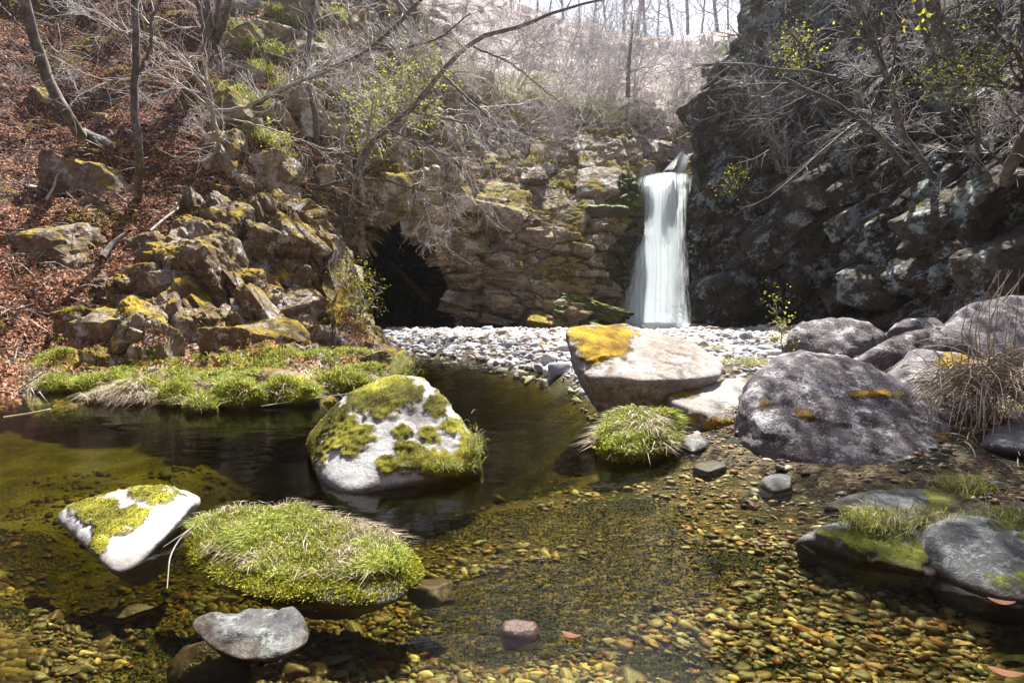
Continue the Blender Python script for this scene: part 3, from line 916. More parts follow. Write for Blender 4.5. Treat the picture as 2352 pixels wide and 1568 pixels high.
boulder("boulder", "grey pointed slab reaching into the water from the right shore", "boulder",
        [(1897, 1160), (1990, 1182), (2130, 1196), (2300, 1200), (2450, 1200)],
        [(1960, 1140, 3.6), (2045, 1122, 3.75), (2110, 1120, 3.8), (2300, 1112, 3.9), (2450, 1112, 3.9)], 'boulder_shaded', back=0.3, p=20, seed=45, amp=0.03, moss=[(2200, 1130, 75, 30, 0.95), (2330, 1130, 60, 22, 0.8), (2160, 1160, 40, 30, 0.8)])
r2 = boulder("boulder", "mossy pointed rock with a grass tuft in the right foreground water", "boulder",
             [(1828, 1238), (1900, 1262), (2050, 1305), (2150, 1322)], [(1900, 1216, 2.98), (1965, 1188, 3.1), (2100, 1184, 3.12), (2150, 1200, 3.05), (2160, 1260, 2.85)], 'boulder_shaded', back=0.2, p=18, seed=47, amp=0.03, moss=[(1990, 1235, 95, 40, 1), (2080, 1275, 70, 30, 0.9), (1905, 1222, 30, 12, 0.9)])
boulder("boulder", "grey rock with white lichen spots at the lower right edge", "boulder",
        [(2140, 1310), (2200, 1345), (2290, 1375), (2430, 1385)], [(2138, 1215, 2.85), (2210, 1188, 2.95), (2300, 1196, 2.95), (2430, 1250, 2.9)], 'boulder_shaded', back=0.35, p=14, seed=49, amp=0.03, moss=[(2330, 1205, 80, 16, 1), (2390, 1240, 50, 26, 0.9), (2330, 1330, 60, 25, 0.6)])
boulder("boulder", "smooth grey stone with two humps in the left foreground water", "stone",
        [(446, 1450), (500, 1490), (560, 1512), (640, 1506), (700, 1476)], [(446, 1428, 2.24), (490, 1397, 2.27), (545, 1395, 2.28), (640, 1399, 2.27), (690, 1442, 2.2)], 'boulder_shaded', back=0.04, p=12, seed=51, amp=0.06, fine=0.004, dig=0.14, tuck=0.8, drop=False)
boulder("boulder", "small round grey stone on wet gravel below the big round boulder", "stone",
        [(1745, 1112), (1775, 1130), (1812, 1122)], [(1752, 1100, 3.95), (1790, 1087, 4.0), (1816, 1098, 3.97)], 'boulder_shaded', back=0.15, p=10, sub=5, seed=53, amp=0.01, fine=0.003, dig=0.2)
boulder("boulder", "grey striped stone beside the grassy islet on the right", "stone",
        [(1568, 1028), (1590, 1040), (1628, 1026)], [(1566, 1012, 4.95), (1595, 997, 5.0), (1628, 1012, 4.95)], 'boulder_grey', back=0.15, p=10, sub=5, seed=55, amp=0.01, fine=0.004, dig=0.2)
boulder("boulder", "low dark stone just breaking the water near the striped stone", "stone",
        [(1595, 1070), (1630, 1080), (1668, 1068)], [(1600, 1060, 4.5), (1640, 1054, 4.55), (1665, 1060, 4.5)], 'boulder_shaded', back=0.12, p=10, sub=5, seed=57, amp=0.01, fine=0.003, dig=0.2)
isl2 = boulder("grassy_islet", "long low islet overgrown with grass and moss in the foreground water", "islet",
               [(445, 1290), (500, 1345), (600, 1366), (720, 1380), (900, 1388), (948, 1360)],
               [(440, 1238, 3.0), (520, 1192, 3.12), (650, 1176, 3.1), (800, 1216, 2.95), (900, 1252, 2.85), (960, 1312, 2.68)], 'islet', back=0.1, p=10, seed=61, amp=0.05, moss=[], moss_all=1.0, parent_root=True, tuck=0.8, dig=0.3, drop=False, bare=[(895, 1360, 60, 34, 1.0)])
isl1 = boulder("grassy_islet", "small round islet topped with bright grass beside the pale flat boulder", "islet",
               [(1378, 1048), (1430, 1060), (1530, 1042), (1550, 1010)],
               [(1376, 1000, 4.75), (1420, 962, 4.95), (1480, 957, 5.0), (1548, 968, 4.95)], 'islet', back=0.15, p=10, seed=63, amp=0.03, moss=[], moss_all=1.0, parent_root=True, tuck=0.75, dig=0.3)


def hy(vx, vy, off=0.0):
    return float(HILL(vx * VS, vy * VS)) + off


# ------------------------------------------------------------------ stones by the hundred
def stone_variant(seed, sub, flat=0.5, p=9):
    g = np.random.default_rng(seed)
    pts = g.normal(size=(12, 3))
    pts /= np.linalg.norm(pts, axis=1, keepdims=True)
    pts *= np.array([1.0, g.uniform(0.5, 0.85), flat]) * g.uniform(0.8, 1.15, (12, 1))
    V, F, c = rock_shape(pts, sub, p, seed, 0.05, 0.0)
    V = V - 0.5 * (V.max(0) + V.min(0))
    return V / np.abs(V[:, 0]).max(), F


def where(p, marks=None):
    """a place a person could find, from where the thing stands"""
    px, py = scr(np.array(p, float))
    vx, vy = float(px) / VS, float(py) / VS
    best = min(marks or LANDMARKS, key=lambda l: (l[0] - vx) ** 2 + (1.6 * (l[1] - vy)) ** 2)
    dx, dy = vx - best[0], vy - best[1]
    side = ("right of" if dx > 0 else "left of") if abs(dx) > 1.2 * abs(dy) else ("in front of" if dy > 0 else "behind")
    return side + " the " + best[2]


SLOPES = [(1442, 170, "lone reddish trunk"), (1300, 300, "cliff top beside the fall"), (1640, 230, "brink right of the fall"), (1200, 150, "end of the diagonal trunk"), (1480, 80, "dip in the skyline"), (1330, 90, "left end of the skyline"), (1420, 290, "ledge above the fall"),
          (95, 140, "leaning grey tree"), (314, 200, "straight pale trunk"), (500, 300, "bent tree"), (488, 100, "many stemmed tree"), (715, 150, "thin ochre trunk"), (930, 262, "dark diagonal trunk"), (900, 480, "cave mouth"), (1050, 400, "buttress face"),
          (430, 460, "bleached dead branch"), (180, 300, "foot of the leaning tree"), (620, 330, "bright green bush"), (800, 130, "slanting thin trunk"),
          (1745, 250, "crooked pale tree"), (2080, 320, "parallel spotted trunks"), (1970, 270, "lower parallel trunk"), (2150, 50, "pale trunk at the top right"), (1850, 400, "arching pale branch"), (2340, 330, "dark leaning tree"), (1830, 90, "yellow leaved spray"), (1800, 155, "crossing pale branch"), (2300, 150, "green leaved tree")]
LANDMARKS = [(900, 1000, "peaked mid-stream boulder"), (300, 1210, "white wedge rock"), (700, 1280, "long grassy islet"), (570, 1450, "humped grey stone"), (1480, 860, "flat topped boulder"), (1620, 930, "pale flat boulder"),
             (1460, 1005, "small grassy islet"), (1960, 950, "biggest round boulder"), (1780, 1110, "round grey stone"), (1990, 1230, "mossy pointed rock"), (2260, 1280, "lichen spotted rock"), (2050, 1155, "grey pointed slab"),
             (1190, 1450, "dark red wet stone"), (1630, 1065, "low dark stone"), (1915, 770, "low purple boulder"), (1500, 745, "foot of the waterfall"), (900, 770, "left tip of the bar"), (2000, 1430, "brown drowned slabs")]


def scr(P):
    x, y, z = P[..., 0], P[..., 1], P[..., 2] - CAM_H
    fy = y * cP - z * sP
    fz = y * sP + z * cP
    return 512 + FPX * x / fy, 341 - FPX * fz / fy


def scatter_stones(name, stuff_name, xy, zf, rad, flat, mat, pal, noun, cat, group, n_ind, sink=0.2, yaw0=None, w=None, shift=None):
    """the stones that show largest are things of their own, the rest one mass"""
    NV, NP = 12, len(pal)
    shapes = [stone_variant(900 + k, 3, flat * (0.7 + 0.06 * k)) for k in range(NV)]
    cache = {}
    lo = [stone_variant(900 + k, 2, flat * (0.7 + 0.06 * k)) for k in range(NV)]
    least = [stone_variant(900 + k, 1, flat * (0.7 + 0.06 * k)) for k in range(NV)]
    n = len(xy)
    z = zf(xy[:, 0], xy[:, 1])
    hue = rng.choice(NP, n, p=w)
    if shift is not None:
        dull = rng.uniform(0, 1, n) < shift(xy)
        hue = np.where(dull, rng.choice([1, 3, 9, 7, 1, 5], n), hue)
    show = rad / np.maximum(xy[:, 1], 0.5) * np.clip((CAM_H - z) / np.maximum(xy[:, 1], 0.5), 0.05, 1) ** 0.5
    inframe = (np.abs(xy[:, 0]) < 0.89 * xy[:, 1]) & (xy[:, 1] > 1.98)
    order = np.argsort(-(show * inframe))
    yaw = rng.uniform(-math.pi, math.pi, n) if yaw0 is None else rng.normal(yaw0, 0.5, n)
    tilt = rng.normal(0, 0.16, (n, 2))
    med = float(np.median(rad[order[:n_ind]]))
    for i in order[:n_ind]:
        k, c = int(rng.integers(NV)), int(hue[i])
        if (k, c) not in cache:
            V, F = shapes[k]
            me = mk_mesh(name, V, F, mat, True)
            attr(me, "rnd", np.full(len(V), (c + 0.5) / NP))
            cache[(k, c)] = me
        loc = (xy[i, 0], xy[i, 1], z[i] + rad[i] * flat * (0.5 - sink))
        o = link(name, cache[(k, c)], None, loc)
        o.rotation_euler = (tilt[i, 0], tilt[i, 1], yaw[i])
        o.scale = (rad[i],) * 3
        tag(o, ("larger " if rad[i] > med * 1.25 else "") + pal[c][0] + " " + noun + " " + where(loc), cat, group)
        if len(o["label"].split()) > 16: o["label"] = o["label"].replace(noun, cat)
    VV, FF, RR, base = [], [], [], 0
    rest = order[n_ind:]
    rest = rest[inframe[rest] | (xy[rest, 1] > 3)]
    tiny = (rad / np.maximum(xy[:, 1], 0.5) * FPX < 4.6)
    kk = rng.integers(0, NV, len(rest))
    for k in range(2 * NV):
        idx = rest[(kk == k % NV) & (tiny[rest] == (k >= NV))]
        if not len(idx): continue
        V, F = lo[k] if k < NV else least[k - NV]
        cy, sy = np.cos(yaw[idx]), np.sin(yaw[idx])
        x = V[None, :, 0] * rad[idx, None]
        y = V[None, :, 1] * rad[idx, None]
        zz = V[None, :, 2] * rad[idx, None] + x * tilt[idx, :1] + y * tilt[idx, 1:]
        q = np.stack([x * cy[:, None] - y * sy[:, None] + xy[idx, :1], x * sy[:, None] + y * cy[:, None] + xy[idx, 1:], zz + (z[idx] + rad[idx] * flat * (0.5 - sink))[:, None]], -1)
        m = len(V)
        FF.append((F[None] + (base + np.arange(len(idx)) * m)[:, None, None]).reshape(-1, 3))
        VV.append(q.reshape(-1, 3))
        RR.append(np.repeat((hue[idx] + 0.5) / NP, m))
        base += len(idx) * m
    me = mk_mesh(stuff_name, np.concatenate(VV), np.concatenate(FF), mat, True)
    attr(me, "rnd", np.concatenate(RR))
    tag(link(stuff_name, me), kind='stuff')


# pebbles on the stream bed
def pts_in(n, y0, y1, pw=1.0):
    y = y0 + (y1 - y0) * rng.uniform(0, 1, n) ** pw
    x = rng.uniform(-1, 1, n) * (0.98 * y + 0.35)
    return np.stack([x, y], -1)


def moss_bed(x, y):
    """where drowned moss covers the bed instead of clean pebbles"""
    q = np.stack([x * 1.3, y * 2.6, 0 * x], -1)
    return 1.25 * fbm(q, 3, 91) + 0.55 * np.exp(-((x - 0.55) / 1.1) ** 2 - ((y - 3.35) / 0.8) ** 2) + 0.3 * np.exp(-((x + 0.1) / 0.7) ** 2 - ((y - 2.6) / 0.5) ** 2) - 0.24 * sstep(0.6, 1.6, x) - 0.07


xy = np.concatenate([pts_in(21000, 1.6, 3.4, 0.85), pts_in(12000, 3.2, 6.0)])
sdp = poly_sd(SHORE, xy[:, 0], xy[:, 1])
rad = np.clip(rng.lognormal(math.log(0.0145), 0.52, len(xy)), 0.007, 0.042) * np.where(rng.uniform(0, 1, len(xy)) < 0.02, 1.9, 1.0)
rad = rad * (1 + 0.15 * sstep(-0.2, -1.2, xy[:, 0]) * (xy[:, 1] < 3))
keep = (sdp < 1.4) & (xy[:, 0] > -4.6) & (rng.uniform(-0.1, 0.35, len(xy)) > moss_bed(xy[:, 0], xy[:, 1]))
xy, rad = xy[keep], rad[keep]
scatter_stones("pebble", "pebbles", xy, bed_h, rad, 0.42, M['pebble'], PEB, "pebble under water", "pebble", "pebbles on the stream bed", 300, yaw0=R(-15),
               w=np.array([.13, .12, .09, .10, .10, .10, .06, .08, .08, .07, .03, .04]),
               shift=lambda q: np.maximum(0.85 * sstep(-0.35, 0.05, moss_bed(q[:, 0], q[:, 1])), 0.85 * sstep(0.3, -0.8, q[:, 0])))

# stones of the gravel bar
xy = np.stack([rng.uniform(-5, 9.5, 34000), rng.uniform(3.4, 20.4, 34000)], -1)
sdp = poly_sd(SHORE, xy[:, 0], xy[:, 1])
dens = np.clip((xy[:, 1] - 4.6) / 6, 0.0, 1)
keep = (sdp > -0.2) & (rng.uniform(0, 1, len(xy)) < dens) & (np.abs(xy[:, 0]) < 0.95 * xy[:, 1])
xy = xy[keep]
rad = np.clip(rng.lognormal(math.log(0.055), 0.45, len(xy)), 0.022, 0.21) * (1 - 0.55 * sstep(9, 5, xy[:, 1]))
scatter_stones("bar_stone", "bar_gravel", xy, bed_h, rad, 0.45, M['bar_stone'], BAR, "stone on the gravel bar", "stone", "stones of the gravel bar", 300)

# drowned moss on the bed
xy = pts_in(90000, 1.7, 4.2)
mb = moss_bed(xy[:, 0], xy[:, 1])
xy = xy[(mb > 0.02) & (poly_sd(SHORE, xy[:, 0], xy[:, 1]) < -0.15)][:34000]
Pm = np.stack([xy[:, 0], xy[:, 1], bed_h(xy[:, 0], xy[:, 1])], -1)

# larger drowned stones
def drowned(label, vx, vy, zc_, lx, ly, lz, yaw, seed, mat='sunk', p=12):
    zc = zc_ - (0.085 if zc_ < -0.06 else 0.0)
    c = W(vx, vy, zc)
    g_ = np.random.default_rng(seed)
    pts = g_.normal(size=(16, 3))
    pts /= np.linalg.norm(pts, axis=1, keepdims=True)
    pts *= np.array([lx, ly, lz]) * g_.uniform(0.85, 1.1, (16, 1))
    V, F, cc = rock_shape(pts, 5, p, seed, 0.03 * lx * 4, 0.003)
    V = V @ rot_xyz(0, 0, yaw).T
    me = mk_mesh("drowned_stone", V, F, M[mat], True)
    attr(me, "moss", np.zeros(len(V)))
    tag(link("drowned_stone", me, None, Vector(c)), label, "stone")


drowned("dark red wet stone just breaking the water at the bottom centre", 1195, 1455, -0.06, 0.10, 0.085, 0.075, 10, 201, 'red_stone')
drowned("brown flat slab under water at the lower right", 2030, 1420, -0.16, 0.22, 0.12, 0.05, -14, 203)
drowned("second brown flat slab under water nearer the bottom right corner", 2150, 1480, -0.17, 0.16, 0.09, 0.05, -12, 205)
drowned("broad yellow brown drowned slab left of the humped stone", 285, 1415, -0.15, 0.13, 0.075, 0.05, 14, 209)
drowned("large dark drowned rock below the humped stone", 480, 1540, -0.14, 0.24, 0.12, 0.11, -20, 211)
drowned("green drowned boulder in the deep water between islet and gravel", 1530, 1240, -0.22, 0.26, 0.14, 0.10, -8, 213)
drowned("dark drowned stone right of the bottom centre", 1590, 1325, -0.18, 0.20, 0.10, 0.08, -8, 215)
drowned("red brown drowned ledge along the foot of the long islet", 985, 1360, -0.07, 0.15, 0.13, 0.06, 35, 217)
drowned("dark drowned stone close to the mossy pointed rock", 1700, 1290, -0.15, 0.22, 0.09, 0.06, -10, 221)

# ------------------------------------------------------------------ rocks that make up the crag and the cliffs
ROCKV = []
for k in range(9):
    g = np.random.default_rng(400 + k)
    pts = np.array([[sx, sy, sz] for sx in (-1, 1) for sy in (-1, 1) for sz in (-1, 1)], float) * g.uniform(0.55, 1.0, (8, 3))
    pts = np.concatenate([pts, g.uniform(-0.95, 0.95, (4, 3))])
    ROCKV.append(rock_shape(pts, 5 if k < 5 else 4, 13 + 2 * k, 400 + k, 0.15, 0.07, 0.12)[:2])


I3 = Matrix.Identity(3)


def embed(sh, n, size, ani, basis, jit, mat, mask, seed, sink=0.3, name="rock", zmax=None):
    g = np.random.default_rng(seed)
    meshes = [mk_mesh(name, V, F, M[mat], False) for V, F in ROCKV]
    nv, nu = sh.P.shape[:2]
    done = 0
    tries = 0
    taken = []
    while done < n and tries < n * 30:
        tries += 1
        i, j = int(g.integers(3, nv - 3)), int(g.integers(3, nu - 3))
        if not mask(i, j): continue
        p, nn = sh.P[i, j], sh.N[i, j]
        s = size * float(np.clip(g.lognormal(-0.1, 0.6), 0.4, 2.8))
        if any(abs(p[0] - q[0]) + abs(p[1] - q[1]) + 1.6 * abs(p[2] - q[2]) < 0.75 * (s + q[3]) for q in taken): continue
        taken.append((*p, s))
        o = link(name, meshes[int(g.integers(len(meshes)))], sh.ob, p - nn * s * sink)
        q = basis @ Matrix.Rotation(g.normal(0, jit), 3, 'Z') @ Matrix.Rotation(g.normal(0, jit * 0.6), 3, 'Y') @ Matrix.Rotation(g.normal(0, jit * 0.6), 3, 'X')
        o.rotation_euler = q.to_euler()
        o.scale = (s * ani[0] * g.uniform(0.7, 1.4), s * ani[1] * g.uniform(0.8, 1.2), s * ani[2] * g.uniform(0.7, 1.4))
        done += 1


def region(sh, f):
    px, py = scr(sh.P)
    m = f(px, py)
    return lambda i, j: bool(m[i, j])


embed(cliff, 70, 0.5, (1.0, 0.7, 0.36), Matrix.Rotation(R(8), 3, 'Y'), 0.2, 'cliff', region(cliff, lambda x, y: (x > 452) & (x < 600) & (y > 215) & (y < 325)), 11, 0.5)
embed(cliff, 34, 0.62, (1.0, 0.9, 0.36), Matrix.Rotation(R(42), 3, 'X'), 0.16, 'cliff', region(cliff, lambda x, y: (x > 460) & (x < 636) & (y > 138) & (y < 235)), 19, 0.25)
embed(cliff, 26, 0.4, (1.2, 0.7, 0.5), Matrix.Rotation(R(18), 3, 'Y'), 0.2, 'wet_cliff_cave_shade', region(cliff, lambda x, y: (x > 545) & (x < 612) & (y > 275) & (y < 330)), 24, 0.45)
embed(cliff, 16, 0.4, (0.7, 0.7, 0.7), I3, 0.3, 'wet_cliff_cave_shade', region(cliff, lambda x, y: (x > 618) & (x < 640) & (y > 178) & (y < 270)), 25, 0.55)
embed(cliff, 44, 0.55, (0.7, 0.7, 1.1), Matrix.Rotation(R(-12), 3, 'Y'), 0.25, 'cliff', region(cliff, lambda x, y: (x > 345) & (x < 465) & (y > 110) & (y < 208)), 12, 0.5)
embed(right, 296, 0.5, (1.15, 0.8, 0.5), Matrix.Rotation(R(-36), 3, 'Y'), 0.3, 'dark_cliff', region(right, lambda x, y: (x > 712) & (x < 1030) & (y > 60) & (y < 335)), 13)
embed(crag, 60, 0.4, (1.25, 0.7, 0.42), Matrix.Rotation(R(54), 3, 'Y'), 0.2, 'outcrop', region(crag, lambda x, y: (y < 330) & (y > 195) & (x > 190) & (x < 312)), 14, 0.5)
embed(crag, 46, 0.42, (0.95, 0.85, 0.8), I3, 0.5, 'outcrop', region(crag, lambda x, y: (y < 340) & (y > 225) & (x < 312)), 26, 0.5)
embed(crag, 14, 0.2, (1.2, 0.9, 0.45), I3, 0.3, 'outcrop', region(crag, lambda x, y: (y > 352) & (y < 402)), 15, 0.3)
embed(hill, 46, 0.34, (1.0, 0.8, 0.7), I3, 0.5, 'outcrop', region(hill, lambda x, y: (x > 0) & (x < 330) & (y > 60) & (y < 330)), 16, 0.35)
embed(hill, 50, 0.6, (0.8, 0.8, 0.9), I3, 0.4, 'cliff', region(hill, lambda x, y: (x > 230) & (x < 460) & (y > 0) & (y < 190)), 17, 0.35)
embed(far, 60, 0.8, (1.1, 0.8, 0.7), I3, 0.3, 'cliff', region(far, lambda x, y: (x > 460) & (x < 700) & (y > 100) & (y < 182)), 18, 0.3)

# stones at the lip of the fall
boulder("boulder", "pale wedge stone lying on the lip of the waterfall", "stone", [(1466, 402), (1488, 403), (1506, 399)], [(1470, 388, 23.05), (1492, 374, 23.15), (1504, 380, 23.15)], 'boulder_tan', back=0.3, p=20, sub=4, seed=301, amp=0.04, zf=5.88, dig=0.15, drop=False)
boulder("boulder", "dark slanting mossy slab above the lip beside the upper chute", "stone", [(1518, 402), (1535, 400), (1548, 392)], [(1524, 394, 23.05), (1548, 368, 23.3), (1558, 362, 23.35)], 'boulder_grey', back=0.3, p=20, sub=4, seed=303, amp=0.04, zf=5.9, dig=0.15, drop=False)


# ------------------------------------------------------------------ scatter of leaves, grass, moss
def diamonds(P, N, ln, wd, g, tilt=0.5, curl=0.0):
    n = len(P)
    nn = N + g.normal(0, tilt, (n, 3))
    nn /= np.linalg.norm(nn, axis=1, keepdims=True)
    a = np.cross(nn, g.normal(size=(n, 3)))
    a /= np.linalg.norm(a, axis=1, keepdims=True)
    b = np.cross(nn, a)
    L = ln[:, None]
    Wd = wd[:, None]
    V = np.stack([P - a * L * 0.5, P + b * Wd * 0.5 - nn * L * curl, P + a * L * 0.5, P - b * Wd * 0.5 - nn * L * curl], 1)
    return V.reshape(-1, 3), np.arange(4 * n).reshape(n, 4)


def leaf_mesh(name, P, N, ln, mat, g, ratio=0.55, tilt=0.5, rnd=None):
    V, F = diamonds(P, N, ln, ln * ratio, g, tilt, 0.12)
    me = mk_mesh(name, V, F, mat, False)
    attr(me, "rnd", np.repeat(g.uniform(0, 1, len(P)) if rnd is None else rnd, 4))
    return me


def sheet_pts(sh, n, f, g, lift=0.01):
    px, py = scr(sh.P)
    w = f(px, py, sh).ravel()
    idx = g.choice(w.size, n, p=w / w.sum())
    nv, nu = sh.P.shape[:2]
    i, j = np.clip(idx // nu, 0, nv - 2), np.clip(idx % nu, 0, nu - 2)
    a, b = g.uniform(0, 1, (n, 1)), g.uniform(0, 1, (n, 1))
    P = sh.P[i, j] * (1 - a) * (1 - b) + sh.P[i, j + 1] * (1 - a) * b + sh.P[i + 1, j] * a * (1 - b) + sh.P[i + 1, j + 1] * a * b
    N = sh.N[i, j]
    return P + N * lift, N


def mesh_pts(V, F, n, g, wf):
    T = V[F]
    nn = np.cross(T[:, 1] - T[:, 0], T[:, 2] - T[:, 0])
    ar = np.linalg.norm(nn, axis=1)
    nn /= ar[:, None] + 1e-12
    w = ar * np.clip(wf(T.mean(1), nn), 0, None)
    idx = g.choice(len(F), n, p=w / w.sum())
    r1, r2 = np.sqrt(g.uniform(0, 1, (n, 1))), g.uniform(0, 1, (n, 1))
    P = T[idx, 0] * (1 - r1) + T[idx, 1] * r1 * (1 - r2) + T[idx, 2] * r1 * r2
    return P, nn[idx]


def blades(name, P, N, h, w, mat, g, lean=0.5, droop=0.4, up=0.7, rnd=None):
    n = len(P)
    comb = np.stack([fbm(P * 5, 2, 201), fbm(P * 5, 2, 202), 0 * P[:, 0]], -1) * 1.3
    d = N * (1 - up) + np.array([0, 0, up]) + g.normal(0, lean * 0.8, (n, 3)) * np.array([1, 1, 0.35]) + comb * lean
    d /= np.linalg.norm(d, axis=1, keepdims=True)
    s = np.cross(d, g.normal(size=(n, 3)))
    s /= np.linalg.norm(s, axis=1, keepdims=True)
    out = d * np.array([1, 1, 0])
    h_, w_ = h[:, None], w[:, None]
    mid = P + d * h_ * 0.55 + out * h_ * 0.06
    tip = P + d * h_ * 0.9 + out * h_ * droop - np.array([0, 0, 1]) * h_ * droop * 0.5
    V = np.stack([P - s * w_ * 0.5, P + s * w_ * 0.5, mid + s * w_ * 0.4, mid - s * w_ * 0.4, tip], 1).reshape(-1, 3)
    b = (np.arange(n) * 5)[:, None]
    F = np.concatenate([b + np.array([[0, 1, 2]]), b + np.array([[0, 2, 3]]), b + np.array([[3, 2, 4]])], 0)
    me = mk_mesh(name, V, F, mat, False)
    attr(me, "rnd", np.repeat(g.uniform(0, 1, n) if rnd is None else rnd, 5))
    return me


g = np.random.default_rng(77)


def patchy(P, sc, seed, a, b):
    return sstep(a, b, fbm(P * sc, 4, seed))


tag(link("drowned_moss", blades("drowned_moss", Pm, np.tile([0, 0, 1.0], (len(Pm), 1)), g.uniform(0.008, 0.02, len(Pm)), g.uniform(0.006, 0.012, len(Pm)), M['water_moss'], g, 0.9, 0.6)), kind='stuff')

# leaf litter
P, N = sheet_pts(hill, 60000, lambda x, y, s: (x > -40) * (x < 480) * (y > -30) * (y < 412) * np.clip(s.N[..., 2], 0.02, 1) * (0.15 + patchy(s.P, 0.5, 81, -0.35, 0.1)), g)
tag(link("fallen_leaves", leaf_mesh("fallen_leaves", P, N, g.uniform(0.05, 0.11, len(P)), M['leaf_dead'], g, 0.6, 0.6)), kind='stuff')
P, N = sheet_pts(crag, 9000, lambda x, y, s: (y < 372) * np.clip(s.N[..., 2] - 0.45, 0, 1) * (0.05 + patchy(s.P, 0.7, 82, -0.1, 0.2)), g)
tag(link("fallen_leaves", leaf_mesh("fallen_leaves", P, N, g.uniform(0.04, 0.075, len(P)), M['leaf_dead'], g, 0.6, 0.6)), kind='stuff')
P, N = sheet_pts(cliff, 5000, lambda x, y, s: (x < 640) * np.clip(s.N[..., 2] - 0.3, 0, 1) * (0.1 + patchy(s.P, 0.5, 83, 0, 0.2)), g)
tag(link("fallen_leaves", leaf_mesh("fallen_leaves", P, N, g.uniform(0.05, 0.1, len(P)), M['leaf_dead'], g, 0.6, 0.6)), kind='stuff')
P, N = sheet_pts(right, 9000, lambda x, y, s: (x < 1060) * (y > -40) * np.clip(s.N[..., 2] - 0.2, 0, 1) * (0.1 + patchy(s.P, 0.4, 84, 0, 0.2)), g)
tag(link("fallen_leaves", leaf_mesh("fallen_leaves", P, N, g.uniform(0.05, 0.1, len(P)), M['leaf_dead'], g, 0.6, 0.6)), kind='stuff')

P, N = sheet_pts(hill, 2600, lambda x, y, s: (x > -20) * (x < 480) * (y > -20) * (y < 400), g, 0.02)
tag(link("twig_litter", blades("twig_litter", P, N, g.uniform(0.15, 0.7, len(P)), g.uniform(0.012, 0.024, len(P)), M['dead_wood'], g, 1.4, 0.5, 0.1, rnd=g.uniform(0.2, 0.9, len(P)))), kind='stuff')
P, N = sheet_pts(hill, 9000, lambda x, y, s: (x > -20) * (x < 480) * (y > -20) * (y < 400) * patchy(s.P, 0.8, 98, 0.12, 0.3), g, 0)
tag(link("slope_moss", blades("slope_moss", P, N, g.uniform(0.03, 0.10, len(P)), g.uniform(0.015, 0.03, len(P)), M['moss_tuft'], g, 0.6, 0.4, 0.4)), kind='stuff')
P, N = sheet_pts(crag, 14000, lambda x, y, s: (y < 366) * np.clip(s.N[..., 2] - 0.1, 0, 1) * (0.03 + patchy(s.P, 1.0, 99, 0.05, 0.25)), g, 0)
tag(link("crag_moss", blades("crag_moss", P, N, g.uniform(0.02, 0.06, len(P)), g.uniform(0.012, 0.022, len(P)), M['moss_gold'], g, 0.6, 0.4, 0.4)), kind='stuff')

# moss pile and grass on slopes and ledges
P, N = sheet_pts(crag, 22000, lambda x, y, s: (y > 350) * (x > 30) * (s.P[..., 2] > 0.02) * np.clip(s.N[..., 2] - 0.1, 0, 1) * (0.04 + patchy(s.P, 1.6, 85, 0.0, 0.25)) * (1 + 2 * (y > 375)), g, 0)
tag(link("bank_grass", blades("bank_grass", P, N, g.uniform(0.04, 0.14, len(P)), g.uniform(0.007, 0.014, len(P)), M['grass'], g, 0.55, 0.5)), kind='stuff')
P, N = sheet_pts(crag, 5000, lambda x, y, s: (y > 376) * (s.P[..., 2] > 0.02) * (0.1 + patchy(s.P, 1.1, 86, 0, 0.3)), g, 0)
tag(link("withered_grass", blades("withered_grass", P, N, g.uniform(0.08, 0.18, len(P)), g.uniform(0.005, 0.009, len(P)), M['straw'], g, 0.6, 1.0, 0.3)), kind='stuff')

hums = []
for lab, vx, vb, w, hh in [("yellow moss hummock at the left end of the bank edge", 128, 902, 42, 42), ("broad grassy hummock on a flat stone at the left of the bank edge", 245, 912, 72, 52), ("small green hummock right of the broad grassy hummock", 355, 925, 40, 50),
                           ("green mossy hummock below the grey bank stones", 410, 935, 40, 62), ("round bright hummock standing out in the water below the bank", 458, 950, 32, 38), ("shaggy grass hummock right of the round bright hummock", 550, 938, 62, 66),
                           ("low hummock with hanging dry grass in the middle of the bank edge", 665, 932, 66, 62), ("grassy hummock just left of the peaked boulder", 790, 905, 62, 55)]:
    Yb = float(Yw(vb))
    b_ = boulder("grassy_hummock", lab, "hummock", [(vx - w, vb - 10), (vx - w * 0.5, vb - 2), (vx, vb), (vx + w * 0.6, vb - 3), (vx + w, vb - 12)],
                 [(vx - w * 0.95, vb - hh * 0.55, Yb + 0.12), (vx - w * 0.3, vb - hh, Yb + 0.22), (vx + w * 0.35, vb - hh * 0.95, Yb + 0.22), (vx + w, vb - hh * 0.5, Yb + 0.12)],
                 'islet', back=0.3, p=9, sub=4, seed=int(vx), amp=0.05, moss=[], moss_all=1.0, parent_root=True, tuck=0.6, dig=0.3, group="grassy hummocks along the left bank")
    hums.append((b_, int(14 * w), 0.04, 0.13, int(22 * w)))
isl_defs = hums + [(isl2, 20000, 0.025, 0.10, 26000), (isl1, 9000, 0.05, 0.14, 8000)]
